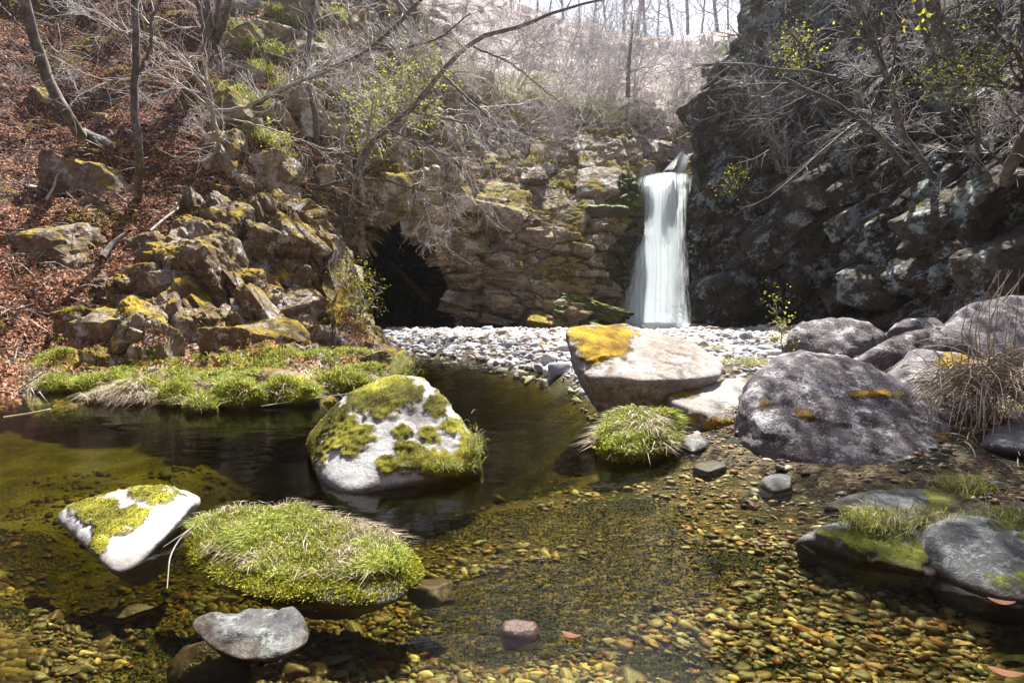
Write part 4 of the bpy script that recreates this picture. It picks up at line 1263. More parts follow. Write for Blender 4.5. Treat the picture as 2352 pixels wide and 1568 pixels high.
for (root, st, V, F, m), ng, h0, h1, nm in isl_defs:
    wf = lambda c, n, V=V: (c[:, 2] > 0.05) * np.clip(n[:, 2] + 0.05, 0, 1) * (0.25 + patchy(c, 3.0, 87, -0.2, 0.2))
    P, N = mesh_pts(V, F, ng, g, wf)
    hh = g.uniform(h0, h1, ng) * (0.45 + 0.9 * patchy(P, 3.5, 88, -0.2, 0.3))
    o = tag(link("grass", blades("grass", P, N, hh, g.uniform(0.0028, 0.0055, ng) * (1 + (h1 > 0.12)), M['grass'], g, 0.5, 0.5), root), kind='stuff')
    o.matrix_parent_inverse = Matrix.Translation(-root.location)
    P, N = mesh_pts(V, F, nm, g, lambda c, n: (c[:, 2] > 0.0) * np.clip(n[:, 2] + 0.9, 0, 1))
    o = tag(link("moss", blades("moss", P, N, g.uniform(0.01, 0.022, nm), g.uniform(0.0035, 0.007, nm) * (1 + (h1 > 0.12)), M['moss_tuft'], g, 0.6, 0.3, 0.3), root), kind='stuff')
    o.matrix_parent_inverse = Matrix.Translation(-root.location)
    P, N = mesh_pts(V, F, ng // 7, g, lambda c, n: (c[:, 2] > 0.05) * (0.15 + patchy(c, 4.0, 89, 0.0, 0.25)))
    o = tag(link("withered_grass", blades("withered_grass", P, N, g.uniform(h0, h1 * 1.1, len(P)), g.uniform(0.0022, 0.0045, len(P)) * (1 + (h1 > 0.12)), M['straw'], g, 0.6, 1.0, 0.35), root), kind='stuff')
    o.matrix_parent_inverse = Matrix.Translation(-root.location)


for (root, st, V, F, m), nm in ((b_peak, 9000), (b_wedge, 5000)):
    fm = m[F].mean(1)
    cc = {}
    T = V[F]
    nn = np.cross(T[:, 1] - T[:, 0], T[:, 2] - T[:, 0])
    w = np.linalg.norm(nn, axis=1) * sstep(0.35, 0.8, fm) * (T[:, :, 2].mean(1) > 0.03)
    idx = g.choice(len(F), nm, p=w / w.sum())
    r1, r2 = np.sqrt(g.uniform(0, 1, (nm, 1))), g.uniform(0, 1, (nm, 1))
    P = T[idx, 0] * (1 - r1) + T[idx, 1] * r1 * (1 - r2) + T[idx, 2] * r1 * r2
    N = nn[idx] / np.linalg.norm(nn[idx], axis=1, keepdims=True)
    o = tag(link("moss", blades("moss", P - N * 0.004, N, g.uniform(0.006, 0.015, nm), g.uniform(0.004, 0.008, nm), M['moss_dull'], g, 0.7, 0.2, 0.2), st), kind='stuff')
    o.matrix_parent_inverse = Matrix.Translation(-st.location)


def tuft(label, spot, n, spread, h, mat='grass', dead=0.3, group=None, cat="grass tuft", name="grass_tuft", lean=0.55):
    spot = np.asarray(spot, float)
    k = g.normal(0, 1, (n, 3)) * np.array([spread[0], spread[1], spread[2] if len(spread) > 2 else 0.01])
    root = thing(name, label, cat, Vector(spot), group)
    me = blades("blades", k, np.tile([0, 0, 1.0], (n, 1)), g.uniform(0.5, 1.0, n) * h, g.uniform(0.5, 1.0, n) * max(0.005, h * 0.045), M[mat], g, lean, 0.5)
    tag(link("blades", me, root), kind='stuff')
    nd = int(n * dead)
    if nd:
        k = g.normal(0, 1, (nd, 3)) * np.array([spread[0], spread[1], spread[2] if len(spread) > 2 else 0.01])
        tag(link("withered_blades", blades("withered_blades", k, np.tile([0, 0, 1.0], (nd, 1)), g.uniform(0.6, 1.1, nd) * h, g.uniform(0.5, 1.0, nd) * max(0.004, h * 0.03), M['straw'], g, 0.8, 1.2, 0.3), root), kind='stuff')
    return root


tuft("yellow mossy tuft over the roots of the leaning tree", V2(268, 337, hy(268, 337, -0.12)), 500, (0.22, 0.12, 0.06), 0.12, 'moss_gold', dead=0.1)
tuft("green grass tuft growing on the mossy pointed rock", V2(2015, 1205, 3.0), 700, (0.09, 0.05, 0.02), 0.13)
tuft("grass tuft with pale roots between pointed and lichen spotted rocks", V2(2150, 1205, 3.0), 260, (0.04, 0.04, 0.02), 0.12, dead=0.9)
tuft("grass tuft on the grey pointed slab at the right edge", V2(2215, 1118, 3.75), 420, (0.09, 0.06, 0.02), 0.13, dead=0.5)
tuft("bright grass along the top of the lichen spotted rock", V2(2310, 1190, 3.0), 420, (0.12, 0.05, 0.02), 0.09)
tuft("small grass fringe on the right foot of the peaked boulder", V2(1090, 1030, 4.25), 420, (0.035, 0.05, 0.07), 0.08)
tuft("small fern like tuft in the moss low on the peaked boulder", V2(1030, 1070, 4.03), 350, (0.08, 0.03, 0.02), 0.06)
tuft("straw coloured grass tuft on the gravel behind the flat topped boulder", V2(1720, 835, 7.6), 350, (0.22, 0.15), 0.16, dead=0.8)
tuft("green tuft on gravel at the right end of the flat topped boulder", V2(1650, 800, 8.6), 250, (0.16, 0.12), 0.10)
tuft("bright green tuft on the tip of the rocky bank by the channel", V2(905, 838, 9.7), 900, (0.18, 0.16, 0.10), 0.16, dead=0.15)
tuft("fresh grass cushion at the water edge of the rocky bank", V2(850, 858, 9.0), 1100, (0.30, 0.16, 0.06), 0.16, dead=0.2)
for (vx, vy) in [(575, 110), (625, 125), (600, 165), (560, 75), (680, 60), (740, 100), (720, 150), (655, 200), (600, 320), (530, 220), (640, 35), (770, 40), (700, 215), (590, 240)]:
    Y = float(HILL(vx * VS, vy * VS)) - 0.35
    tuft("green sedge tuft " + where(V2(vx, vy, Y), SLOPES), V2(vx, vy, Y), 170, (0.22, 0.2, 0.08), 0.5, group="sedge tufts on the upper left slope", cat="grass tuft", name="sedge_tuft", dead=0.15)

for k, (vx, vy) in enumerate([(1110, 190), (1165, 205), (1225, 225), (1290, 235), (1345, 262), (1150, 240), (1060, 170), (1235, 190), (1385, 240), (1400, 280), (1660, 120), (1630, 160)]):
    Y = float(FARY(vx * VS, vy * VS)) - 0.4
    tuft("pale sedge tuft " + where(V2(vx, vy, Y), SLOPES), V2(vx, vy, Y), 200, (0.5, 0.4, 0.12), 0.75, group="sedge tufts on the sunlit ledge above the fall", cat="grass tuft", name="sedge_tuft", dead=0.3)

# ------------------------------------------------------------------ bare trees and twigs
class Tubes:
    def __init__(self):
        self.V, self.F, self.n = [], [], 0
        self.tips = []

    def add(self, pts, rad, sides):
        n = len(pts)
        P = np.array([tuple(p) for p in pts])
        T = np.gradient(P, axis=0)
        T /= np.linalg.norm(T, axis=1, keepdims=True) + 1e-9
        ref = np.array([0.31, 0.2, 0.93]) if abs(T[:, 2]).mean() < 0.8 else np.array([0.95, 0.2, 0.1])
        A = np.cross(T, ref)
        A /= np.linalg.norm(A, axis=1, keepdims=True) + 1e-9
        B = np.cross(T, A)
        th = np.arange(sides) * 2 * math.pi / sides
        ring = P[:, None] + (A[:, None] * np.cos(th)[None, :, None] + B[:, None] * np.sin(th)[None, :, None]) * np.asarray(rad)[:, None, None]
        i = np.arange(n * sides).reshape(n, sides) + self.n
        j = np.roll(i, -1, axis=1)
        self.F.append(np.stack([i[:-1], j[:-1], j[1:], i[1:]], -1).reshape(-1, 4))
        self.V.append(ring.reshape(-1, 3))
        self.n += n * sides

    def mesh(self, name, mat):
        return mk_mesh(name, np.concatenate(self.V), np.concatenate(self.F), mat, True)


def smooth_path(pts, n):
    P = np.array([tuple(p) for p in pts], float)
    if len(P) < 3:
        t = np.linspace(0, 1, n)[:, None]
        return P[0] * (1 - t) + P[-1] * t
    d = np.r_[0, np.cumsum(np.linalg.norm(np.diff(P, axis=0), axis=1))]
    m = np.gradient(P, d, axis=0)
    s = np.linspace(0, d[-1], n)
    k = np.clip(np.searchsorted(d, s, side='right') - 1, 0, len(d) - 2)
    h = (d[k + 1] - d[k])[:, None]
    u = ((s - d[k]) / h[:, 0])[:, None]
    return (2 * u**3 - 3 * u**2 + 1) * P[k] + (u**3 - 2 * u**2 + u) * h * m[k] + (-2 * u**3 + 3 * u**2) * P[k + 1] + (u**3 - u**2) * h * m[k + 1]


def grow(tb, start, d, length, r0, level, rs, bias, wig=0.22, kids=(5, 4), ang=(0.5, 1.1), rmin=0.004):
    n = 6 if level else 5
    p = np.array(start, float)
    d = d / (np.linalg.norm(d) + 1e-9)
    pts = [p]
    for k in range(n - 1):
        d = d + rs.normal(0, wig, 3) + bias * 0.12
        d /= np.linalg.norm(d)
        p = p + d * length / (n - 1)
        pts.append(p)
    rad = np.linspace(r0, max(rmin, r0 * 0.35), n)
    tb.add(pts, rad, 4 if r0 > 0.02 else 3)
    tb.tips.append(pts[-1])
    if level > 0:
        nk = kids[min(len(kids) - 1, len(kids) - level)] if len(kids) >= level else kids[-1]
        for c in range(nk):
            f = rs.uniform(0.2, 1.0)
            i = min(int(f * (n - 1)), n - 2)
            q = pts[i] + (pts[i + 1] - pts[i]) * rs.uniform()
            dd = pts[i + 1] - pts[i]
            dd /= np.linalg.norm(dd)
            ax = np.cross(dd, rs.normal(size=3))
            ax /= np.linalg.norm(ax) + 1e-9
            a = rs.uniform(*ang)
            grow(tb, q, dd * math.cos(a) + ax * math.sin(a), length * rs.uniform(0.4, 0.75), max(rmin, rad[i] * 0.6), level - 1, rs, bias, wig, kids, ang, rmin)


RIGHT_TWIG = 'twig'


def tree(name, label, cat, stems, seed, trunk_mat='bark_pale', n_br=16, br_len=1.4, bias=(0, 0, 0.3), level=1, span=(0.25, 1.0), leaves=0, leaf_mat='leaf_young', leaf_size=0.06, group=None, kids=(6, 5), twig_r=0.016, branch_mat=None, side=None):
    """stems: lists of surveyed points (view x, view y, metres, radius); branches and twigs grow from them"""
    rs = np.random.default_rng(seed)
    branch_mat = branch_mat or RIGHT_TWIG
    first = V2(*stems[0][0][:3])
    root = thing(name, label, cat, Vector(first), group)
    tb, br = Tubes(), Tubes()
    paths = []
    for st in stems:
        P = smooth_path([V2(a, b, c) for a, b, c, r in st], 22)
        rr = np.interp(np.linspace(0, 1, 22), np.linspace(0, 1, len(st)), [s[3] for s in st])
        P[1:-1] += rs.normal(0, 0.012, (20, 3))
        tb.add(P - first, rr, 8 if rr.max() > 0.03 else 5)
        paths.append((P - first, rr))
    link("trunk", tb.mesh("trunk", M[trunk_mat]), root)
    for k in range(n_br):
        P, rr = paths[k % len(paths)]
        f = rs.uniform(*span)
        i = min(int(f * 21), 20)
        t = P[i + 1] - P[i]
        t /= np.linalg.norm(t)
        ax = np.cross(t, rs.normal(size=3))
        if side is not None: ax = ax + np.array(side) * 1.2
        ax /= np.linalg.norm(ax)
        a = rs.uniform(0.5, 1.2)
        grow(br, P[i], t * math.cos(a) + ax * math.sin(a), br_len * rs.uniform(0.5, 1.3), min(twig_r * 1.5, rr[i] * 0.6), level, rs, np.array(bias), kids=kids)
    if br.n:
        tag(link("branches", br.mesh("branches", M[branch_mat]), root), kind='stuff')
    if leaves:
        tips = np.array(br.tips)
        P = tips[rs.integers(0, len(tips), leaves)] + rs.normal(0, 0.09, (leaves, 3))
        tag(link("foliage", leaf_mesh("foliage", P, np.tile([0, 0, 1.0], (leaves, 1)), rs.uniform(0.6, 1.2, leaves) * leaf_size, M[leaf_mat], rs, 0.6, 0.8), root), kind='stuff')
    return root




def ry(vx, vy, off=-0.3):
    return float(RIGHT(vx * VS, vy * VS)) + off


# left slope
tree("leaning_tree", "grey trunk leaning out from the left slope and curving up past the top edge", "tree",
     [[(330, 360, hy(262, 338, 2.2), 0.144), (262, 338, hy(262, 338, -0.05), 0.173), (205, 312, hy(230, 320), 0.144), (160, 268, 12.6, 0.130), (118, 200, 12.5, 0.119), (95, 140, 12.4, 0.112), (66, 40, 12.2, 0.104), (38, -90, 12.0, 0.094)],
      [(225, 322, hy(230, 322, -0.2), 0.094), (275, 338, hy(275, 338, -0.12), 0.065), (312, 352, hy(312, 352, -0.02), 0.022)],
      [(215, 318, hy(230, 322, -0.2), 0.072), (240, 345, hy(240, 345, -0.12), 0.043), (255, 368, hy(255, 368, -0.02), 0.014)],
      [(240, 325, hy(240, 322, -0.1), 0.058), (290, 318, hy(290, 318, -0.1), 0.036), (330, 330, hy(330, 330, 0), 0.014)],
      [(100, 100, 12.4, 0.022), (50, 60, 12.3, 0.020), (-20, -10, 12.2, 0.018)]], 1, n_br=8, br_len=1.4, span=(0.5, 1), bias=(0.3, 0, 0.144), trunk_mat='bark_mid', twig_r=0.01)
tree("birch_tree", "slim straight pale trunk rising through the middle of the left slope", "tree",
     [[(317, 455, hy(317, 455, -0.1), 0.094), (318, 330, 12.0, 0.076), (312, 260, 12.0, 0.072), (306, 200, 12.0, 0.072), (314, 140, 12.0, 0.068), (312, 60, 12.0, 0.065), (310, -90, 12.0, 0.058)],
      [(320, 165, 12.0, 0.036), (345, 110, 11.9, 0.032), (350, 40, 11.9, 0.029), (378, -20, 11.9, 0.025)]], 2, n_br=8, br_len=1.3, span=(0.5, 1), trunk_mat='bark_mid', twig_r=0.01)
tree("bent_tree", "small pale tree with a bent foot and twigs fanning across the left slope", "tree",
     [[(545, 380, hy(545, 380, -0.1), 0.07), (520, 362, hy(520, 362, -0.2), 0.065), (500, 305, 13.4, 0.055), (488, 245, 13.3, 0.05), (478, 195, 13.2, 0.04), (470, 130, 13.1, 0.03)],
      [(492, 255, 13.3, 0.04), (430, 205, 13.0, 0.03), (350, 170, 12.7, 0.022), (235, 186, 12.4, 0.012)],
      [(492, 255, 13.3, 0.04), (560, 246, 13.2, 0.035), (640, 205, 13.0, 0.03), (760, 160, 12.8, 0.02), (860, 118, 12.6, 0.012)],
      [(470, 200, 13.2, 0.03), (400, 122, 13.0, 0.024), (300, 75, 12.8, 0.018), (215, 45, 12.6, 0.01)],
      [(500, 265, 13.2, 0.02), (600, 290, 13.0, 0.018), (700, 325, 12.8, 0.012), (790, 352, 12.6, 0.008)]], 3, n_br=50, br_len=1.0, bias=(-0.25, 0, 0.1), level=1, kids=(6,), twig_r=0.009)
tree("many_stemmed_tree", "clump of thin trunks at the top of the left slope", "tree",
     [[(488, 105, hy(488, 105, -0.2), 0.13), (472, 60, 17, 0.11), (440, -60, 17, 0.09)], [(490, 105, hy(488, 105, -0.2), 0.1), (482, 40, 17, 0.09), (462, -60, 17, 0.08)], [(492, 105, hy(488, 105, -0.2), 0.09), (500, 40, 17, 0.07), (505, -60, 17, 0.06)], [(494, 105, hy(488, 105, -0.2), 0.09), (520, 30, 17, 0.07), (540, -60, 17, 0.05)]], 4, 'bark_mid', n_br=10, br_len=1.4, twig_r=0.01)
tree("thin_tree", "thin ochre trunk on the upper left rock slope", "tree",
     [[(728, 330, hy(728, 330, -0.3), 0.08), (722, 250, 15.8, 0.07), (706, 150, 15.8, 0.07), (714, 70, 15.8, 0.065), (724, -60, 15.8, 0.06)]], 5, 'bark_mid', n_br=10, br_len=1.3, twig_r=0.01)
# trees over the cave
tree("diagonal_tree", "dark trunk slanting up to the right over the cave", "tree",
     [[(815, 420, 17.3, 0.102), (851, 330, 16.8, 0.095), (931, 262, 16.4, 0.085), (990, 198, 16.1, 0.075), (1040, 137, 15.8, 0.068), (1108, 84, 15.5, 0.058), (1160, 72, 15.3, 0.048), (1300, 20, 15, 0.034), (1420, -10, 14.8, 0.024)],
      [(1020, 175, 15.9, 0.041), (1075, 225, 15.6, 0.034), (1140, 285, 15.3, 0.027), (1185, 335, 15.1, 0.014)],
      [(940, 255, 16.3, 0.034), (1050, 278, 15.8, 0.027), (1150, 305, 15.3, 0.017), (1230, 325, 15, 0.008)],
      [(880, 295, 16.6, 0.031), (970, 330, 16.2, 0.024), (1060, 375, 15.8, 0.014), (1110, 400, 15.6, 0.007)],
      [(1080, 105, 15.6, 0.034), (1180, 150, 15.2, 0.024), (1260, 215, 14.9, 0.014), (1330, 260, 14.7, 0.007)]], 6, 'bark_mid', n_br=80, br_len=1.3, bias=(0.3, 0, -0.25), kids=(8,), twig_r=0.013, span=(0.15, 1))
tree("slanting_tree", "thin dark trunk crossing the top of the slope left of the diagonal trunk", "tree",
     [[(590, 240, hy(590, 240, -0.3), 0.07), (640, 205, 15.4, 0.065), (740, 165, 15.2, 0.06), (850, 112, 15.0, 0.055), (925, 44, 14.8, 0.05), (1000, -40, 14.6, 0.04)],
      [(850, 112, 15.0, 0.035), (950, 105, 14.8, 0.03), (1010, 85, 14.6, 0.025), (1080, 30, 14.5, 0.015)]], 7, 'bark_dark', n_br=70, br_len=1.3, bias=(0.1, 0, 0.1), kids=(8,), twig_r=0.012)
tree("overhanging_branch", "branch with orange buds hanging over the cave mouth", "branch",
     [[(690, 445, 16.6, 0.05), (780, 418, 15.6, 0.045), (880, 414, 15.2, 0.035), (990, 438, 14.9, 0.02), (1090, 420, 14.7, 0.01)],
      [(950, 428, 15, 0.022), (975, 480, 14.9, 0.016), (985, 520, 14.8, 0.01), (1000, 545, 14.8, 0.006)], [(1020, 435, 14.9, 0.015), (1050, 470, 14.8, 0.008)]], 8, 'bark_dark', n_br=36, br_len=0.7, bias=(0.2, 0, -0.35), leaves=420, leaf_mat='leaf_orange', leaf_size=0.05, twig_r=0.009)
tree("leafy_tree", "small tree with fresh yellow green leaves above the cave", "tree",
     [[(930, 330, 19.0, 0.06), (935, 260, 17.2, 0.05), (960, 190, 17, 0.035), (985, 150, 16.9, 0.02)]], 9, n_br=26, br_len=1.0, leaves=1100, leaf_size=0.09)
tree("leafy_tree", "low leafy shrub with yellow green leaves left of the diagonal trunk", "shrub",
     [[(845, 330, 18.0, 0.05), (850, 270, 16.8, 0.04), (860, 215, 16.6, 0.02)]], 10, n_br=20, br_len=0.8, leaves=700, leaf_size=0.085)
tree("leafy_tree", "bright yellow green bush on the left slope below the bent tree", "shrub",
     [[(640, 350, hy(640, 350, -0.1), 0.03), (640, 335, hy(640, 350, -0.6), 0.02), (645, 315, hy(640, 350, -0.6), 0.012)]], 12, n_br=14, br_len=0.4, leaves=260, leaf_size=0.10)
# right cliff
RIGHT_TWIG = 'twig_shaded'
tree("pale_tree", "crooked pale trunk on the right cliff just right of the waterfall", "tree",
     [[(1790, 385, ry(1790, 385), 0.11), (1772, 320, 17.6, 0.1), (1744, 232, 17.5, 0.09), (1720, 160, 17.4, 0.07), (1706, 60, 17.4, 0.04)]], 21, 'bark_lichen', n_br=14, br_len=1.5, bias=(-0.2, -0.2, 0))
tree("spotted_tree", "longer of the two parallel trunks slanting on the right cliff", "tree",
     [[(2143, 406, ry(2143, 406), 0.1), (2108, 356, 13.2, 0.085), (2068, 294, 13.1, 0.078), (2052, 236, 13.0, 0.07), (2033, 170, 12.9, 0.06), (1990, 60, 12.8, 0.06), (1940, -60, 12.8, 0.05)]], 22, 'bark_lichen', n_br=16, br_len=1.3, bias=(-0.3, -0.1, 0))
tree("spotted_tree", "lower of the two parallel trunks slanting on the right cliff", "tree",
     [[(2095, 402, ry(2095, 402), 0.1), (2034, 331, 13.7, 0.07), (1973, 271, 13.6, 0.06), (1898, 228, 13.6, 0.05), (1800, 180, 13.5, 0.04)]], 23, 'bark_dark', n_br=14, br_len=1.3, bias=(-0.3, -0.1, 0))
tree("pale_tree", "pale grey trunk rising past the top right edge of the picture", "tree",
     [[(2172, 110, ry(2172, 110), 0.17), (2164, 80, 14.0, 0.16), (2150, 40, 13.9, 0.15), (2130, -90, 13.8, 0.14)]], 24, 'bark_lichen', n_br=9, br_len=1.6)
tree("pale_tree", "thinner pale trunk left of the grey one at the top right", "tree",
     [[(2125, 62, ry(2125, 62), 0.09), (2112, 20, 14.6, 0.085), (2085, -80, 14.5, 0.08)]], 25, 'bark_lichen', n_br=6, br_len=1.4)
tree("crossing_branch", "long pale branch reaching left across the corner of the right cliff", "branch",
     [[(1910, 182, ry(1910, 182), 0.07), (1850, 165, 15.8, 0.06), (1777, 156, 15.8, 0.05), (1696, 146, 15.9, 0.035), (1590, 150, 16, 0.015)]], 26, 'bark_lichen', n_br=24, br_len=1.2, bias=(-0.5, 0, 0.0), kids=(7,))
tree("arching_branch", "thin pale branch arching down over the lower right cliff", "branch",
     [[(2010, 285, ry(2010, 285), 0.04), (1917, 320, 13.6, 0.035), (1841, 388, 13.4, 0.03), (1755, 458, 13.3, 0.02), (1700, 480, 13.3, 0.01)]], 27, 'bark_lichen', n_br=18, br_len=0.9, bias=(-0.3, 0, -0.2))
tree("leaning_tree", "dark leaning trunk in the shade at the right edge", "tree",
     [[(2310, 430, ry(2310, 430), 0.12), (2345, 330, 9.9, 0.10), (2400, 220, 9.8, 0.09), (2470, 0, 9.7, 0.12)]], 28, 'bark_dark', n_br=11, br_len=1.2, bias=(-0.3, 0, 0))
for k, (vx, vy, ln) in enumerate([(1700, 300, 130), (1735, 390, 120), (1850, 250, 150), (1960, 420, 140), (2190, 330, 190), (2250, 400, 240), (1880, 120, 140), (2060, 120, 180), (2300, 250, 220), (1990, 330, 120)]):
    Y = ry(vx, vy)
    tree("dark_sapling", ["low", "slim", "long"][k % 3] + " bare sapling on the right cliff " + where(V2(vx, vy, Y), SLOPES), "sapling", [[(vx, vy, Y, 0.04), (vx - 8, vy - ln * 0.5, Y - 0.5, 0.03), (vx - 18, vy - ln, Y - 0.6, 0.015)]], 40 + k, 'bark_dark', n_br=8, br_len=0.9, group="bare saplings on the right cliff", branch_mat='bark_dark' if k % 2 else 'twig_shaded', twig_r=0.009)
tree("leafy_tree", "yellow leaved spray of a tree near the top of the right cliff", "tree",
     [[(1850, 130, ry(1850, 130), 0.05), (1830, 90, 18.2, 0.04), (1800, 60, 18, 0.02)]], 60, 'bark_dark', n_br=14, br_len=0.9, bias=(-0.2, 0, -0.1), leaves=420, leaf_size=0.085)
tree("leafy_tree", "green leaved tree at the right edge of the cliff", "tree",
     [[(2420, 300, 10.2, 0.08), (2370, 180, 9.7, 0.06), (2320, 100, 9.5, 0.03)], [(2390, 220, 9.7, 0.05), (2300, 190, 9.4, 0.03), (2210, 170, 9.3, 0.012)]], 61, 'bark_dark', n_br=28, br_len=1.0, bias=(-0.4, 0, -0.1), leaves=1300, leaf_size=0.055, leaf_mat='leaf_green')
tree("leafy_tree", "small leafy bush on the brink right of the waterfall lip", "shrub",
     [[(1690, 440, ry(1690, 440), 0.03), (1680, 415, 19, 0.02), (1670, 400, 19, 0.01)]], 62, 'bark_dark', n_br=11, br_len=0.6, leaves=260, leaf_size=0.07)

RIGHT_TWIG = 'twig'
ORD = 'first second third fourth fifth sixth seventh eighth ninth tenth eleventh twelfth thirteenth fourteenth fifteenth sixteenth seventeenth eighteenth'.split()
# skyline trees
for k, (vx, w) in enumerate([(1196, .13), (1235, .16), (1262, .12), (1296, .2), (1330, .13), (1362, .2), (1392, .15), (1432, .22), (1462, .3), (1482, .2), (1510, .14), (1545, .2), (1580, .24), (1612, .16), (1648, .25), (1672, .15), (1700, .2), (1725, .15)]):
    gy_ = float(sky_line(vx * VS)) / VS
    Y = 51.0 - (k * 7 % 5)
    lean = ((k * 37) % 11 - 5) * 5
    tree("skyline_tree", ORD[k] + " bare tree from the left along the ridge, " + ("thick" if w > 0.19 else "thin") + ", leaning " + ("right" if lean > 0 else "left"), "tree",
         [[(vx, gy_ + 10, Y, w * 0.6), (vx + lean * 0.4, gy_ - 60, Y, w * 0.5), (vx + lean, gy_ - 190, Y, w * 0.4)]], 100 + k, 'bark_pale', n_br=14, br_len=3.2, bias=(0, 0, 0.5), group="bare trees along the skyline", twig_r=0.035, branch_mat='twig', kids=(6,), span=(0.15, 1))  # pale bark here paints in the haze that washes out the ridge trunks
tree("lone_tree", "reddish bare trunk standing on the far slope above the fall", "tree",
     [[(1442, 222, 31, 0.14), (1444, 160, 31, 0.11), (1448, 105, 31, 0.07), (1455, 40, 31, 0.02)]], 130, 'bark_mid', n_br=18, br_len=2.0, twig_r=0.03)

# bare shrubs: a few forms, copied with their parts
SHRUBS = []
for k in range(5):
    rs = np.random.default_rng(700 + k)
    tb = Tubes()
    for s_ in range(7):
        d = rs.normal(0, 0.55, 3) + np.array([0, 0, 0.8])
        grow(tb, (0, 0, 0), d, rs.uniform(0.9, 1.5), 0.014, 2, rs, np.array([0, 0, 0.1]), 0.2, (5, 5), rmin=0.005)
    SHRUBS.append(tb.mesh("stems", M['twig']))


SEEN = set()


def shrub(p, s, yaw, label, group, k):
    lab = ("big " if s > 1.9 else "large " if s > 1.4 else "low " if s < 0.6 else "small " if s < 0.85 else "") + label + " " + where(p, SLOPES)
    if lab in SEEN: return
    SEEN.add(lab)
    o = thing("bare_shrub", lab, "shrub", Vector(p), group)
    o.rotation_euler = (0, 0, yaw)
    o.scale = (s, s, s)
    tag(link("stems", SHRUBS[k % 5], o), kind='stuff')


g2 = np.random.default_rng(5)
for k in range(170):
    vx, vy = g2.uniform(1040, 1680), g2.uniform(85, 330)
    if vy < sky_line(vx * VS) / VS + 25: continue
    Y = float(FARY(vx * VS, vy * VS))
    shrub(V2(vx, vy, Y - 0.2), g2.uniform(1.0, 2.2) * Y / 32, g2.uniform(0, 6.3), "twiggy shrub on the far slope", "bare shrubs on the far slope", k)
for k in range(26):
    vx, vy = g2.uniform(760, 1120), g2.uniform(-10, 300)
    Y = float(np.where(vx < 820, HILL(vx * VS, vy * VS), CLIFF(min(vx * VS, 640), vy * VS))) - 0.3
    if vx > 1050 and vy < 150: continue
    shrub(V2(vx, vy, Y), g2.uniform(0.6, 1.3), g2.uniform(0, 6.3), "twiggy shrub over the cave", "bare shrubs above the cave", k)
for k in range(9):
    vx, vy = g2.uniform(0, 520), g2.uniform(-10, 330)
    shrub(V2(vx, vy, hy(vx, vy, -0.1)), g2.uniform(0.35, 0.8), g2.uniform(0, 6.3), "twiggy shrub in leaf litter", "bare shrubs on the left slope", k)
for k in range(30):
    vx, vy = g2.uniform(1640, 2352), g2.uniform(-10, 420)
    if vx < 1720 and vy < 200: continue
    shrub(V2(vx, vy, ry(vx, vy, -0.15)), g2.uniform(0.5, 1.2), g2.uniform(0, 6.3), "twiggy shrub on the right cliff", "bare shrubs on the right cliff", k)

# fallen sticks
for k, (lab, pts, r) in enumerate([
    ("pale crooked stick standing in the leaf litter at the left", [(105, 460), (125, 425), (130, 405), (152, 380)], 0.03),
    ("pale dead branch lying across the white rock of the crag", [(345, 530), (380, 500), (400, 485), (405, 465)], 0.03),
    ("long bleached dead branch above the crag", [(408, 535), (450, 515), (480, 495), (510, 470)], 0.035),
    ("thick broken log leaning on the top of the crag", [(235, 590), (262, 555), (290, 535)], 0.065)]):
    P = smooth_path([V2(a, b, hy(a, b, -0.55) if b < 470 else float(CRAG(a * VS, b * VS)) - 0.35) for a, b in pts], 12)
    tb = Tubes()
    tb.add(P - P[0], np.linspace(r, r * 0.6, 12), 6)
    tag(link("fallen_branch", tb.mesh("fallen_branch", M['dead_wood']), None, Vector(P[0])), lab, "branch")
P = smooth_path([V2(985, 690, 24.5), V2(945, 650, 25.5), V2(895, 603, 27)], 10)
tb = Tubes()
tb.add(P - P[0], np.linspace(0.16, 0.13, 10), 8)
tag(link("fallen_log", tb.mesh("fallen_log", M['dead_wood']), None, Vector(P[0])), "bare log leaning in the dark mouth of the cave", "log")

for lab, pts, r in [("pale dead stem arching from the long islet into the water", [(448, 1205, 2.95), (415, 1235, 2.9), (392, 1275, 2.82), (386, 1320, 2.74), (384, 1350, 2.68)], 0.005),
                    ("thin pale stem from the wedge rock side of the long islet", [(440, 1212, 2.96), (410, 1232, 2.93), (375, 1255, 2.9)], 0.004),
                    ("long straw lying across the grassy hummocks of the bank", [(600, 932, 6.55), (690, 918, 6.7), (800, 903, 6.85)], 0.008),
                    ("bleached driftwood stick lying at the left end of the bank edge", [(8, 958, 6.3), (60, 950, 6.4), (118, 938, 6.5)], 0.016)]:
    P = smooth_path([V2(*q) for q in pts], 12)
    tb = Tubes()
    tb.add(P - P[0], np.linspace(r, r * 0.5, 12), 5)
    tag(link("dead_stem", tb.mesh("dead_stem", M['twig']), None, Vector(P[0])), lab, "stem")

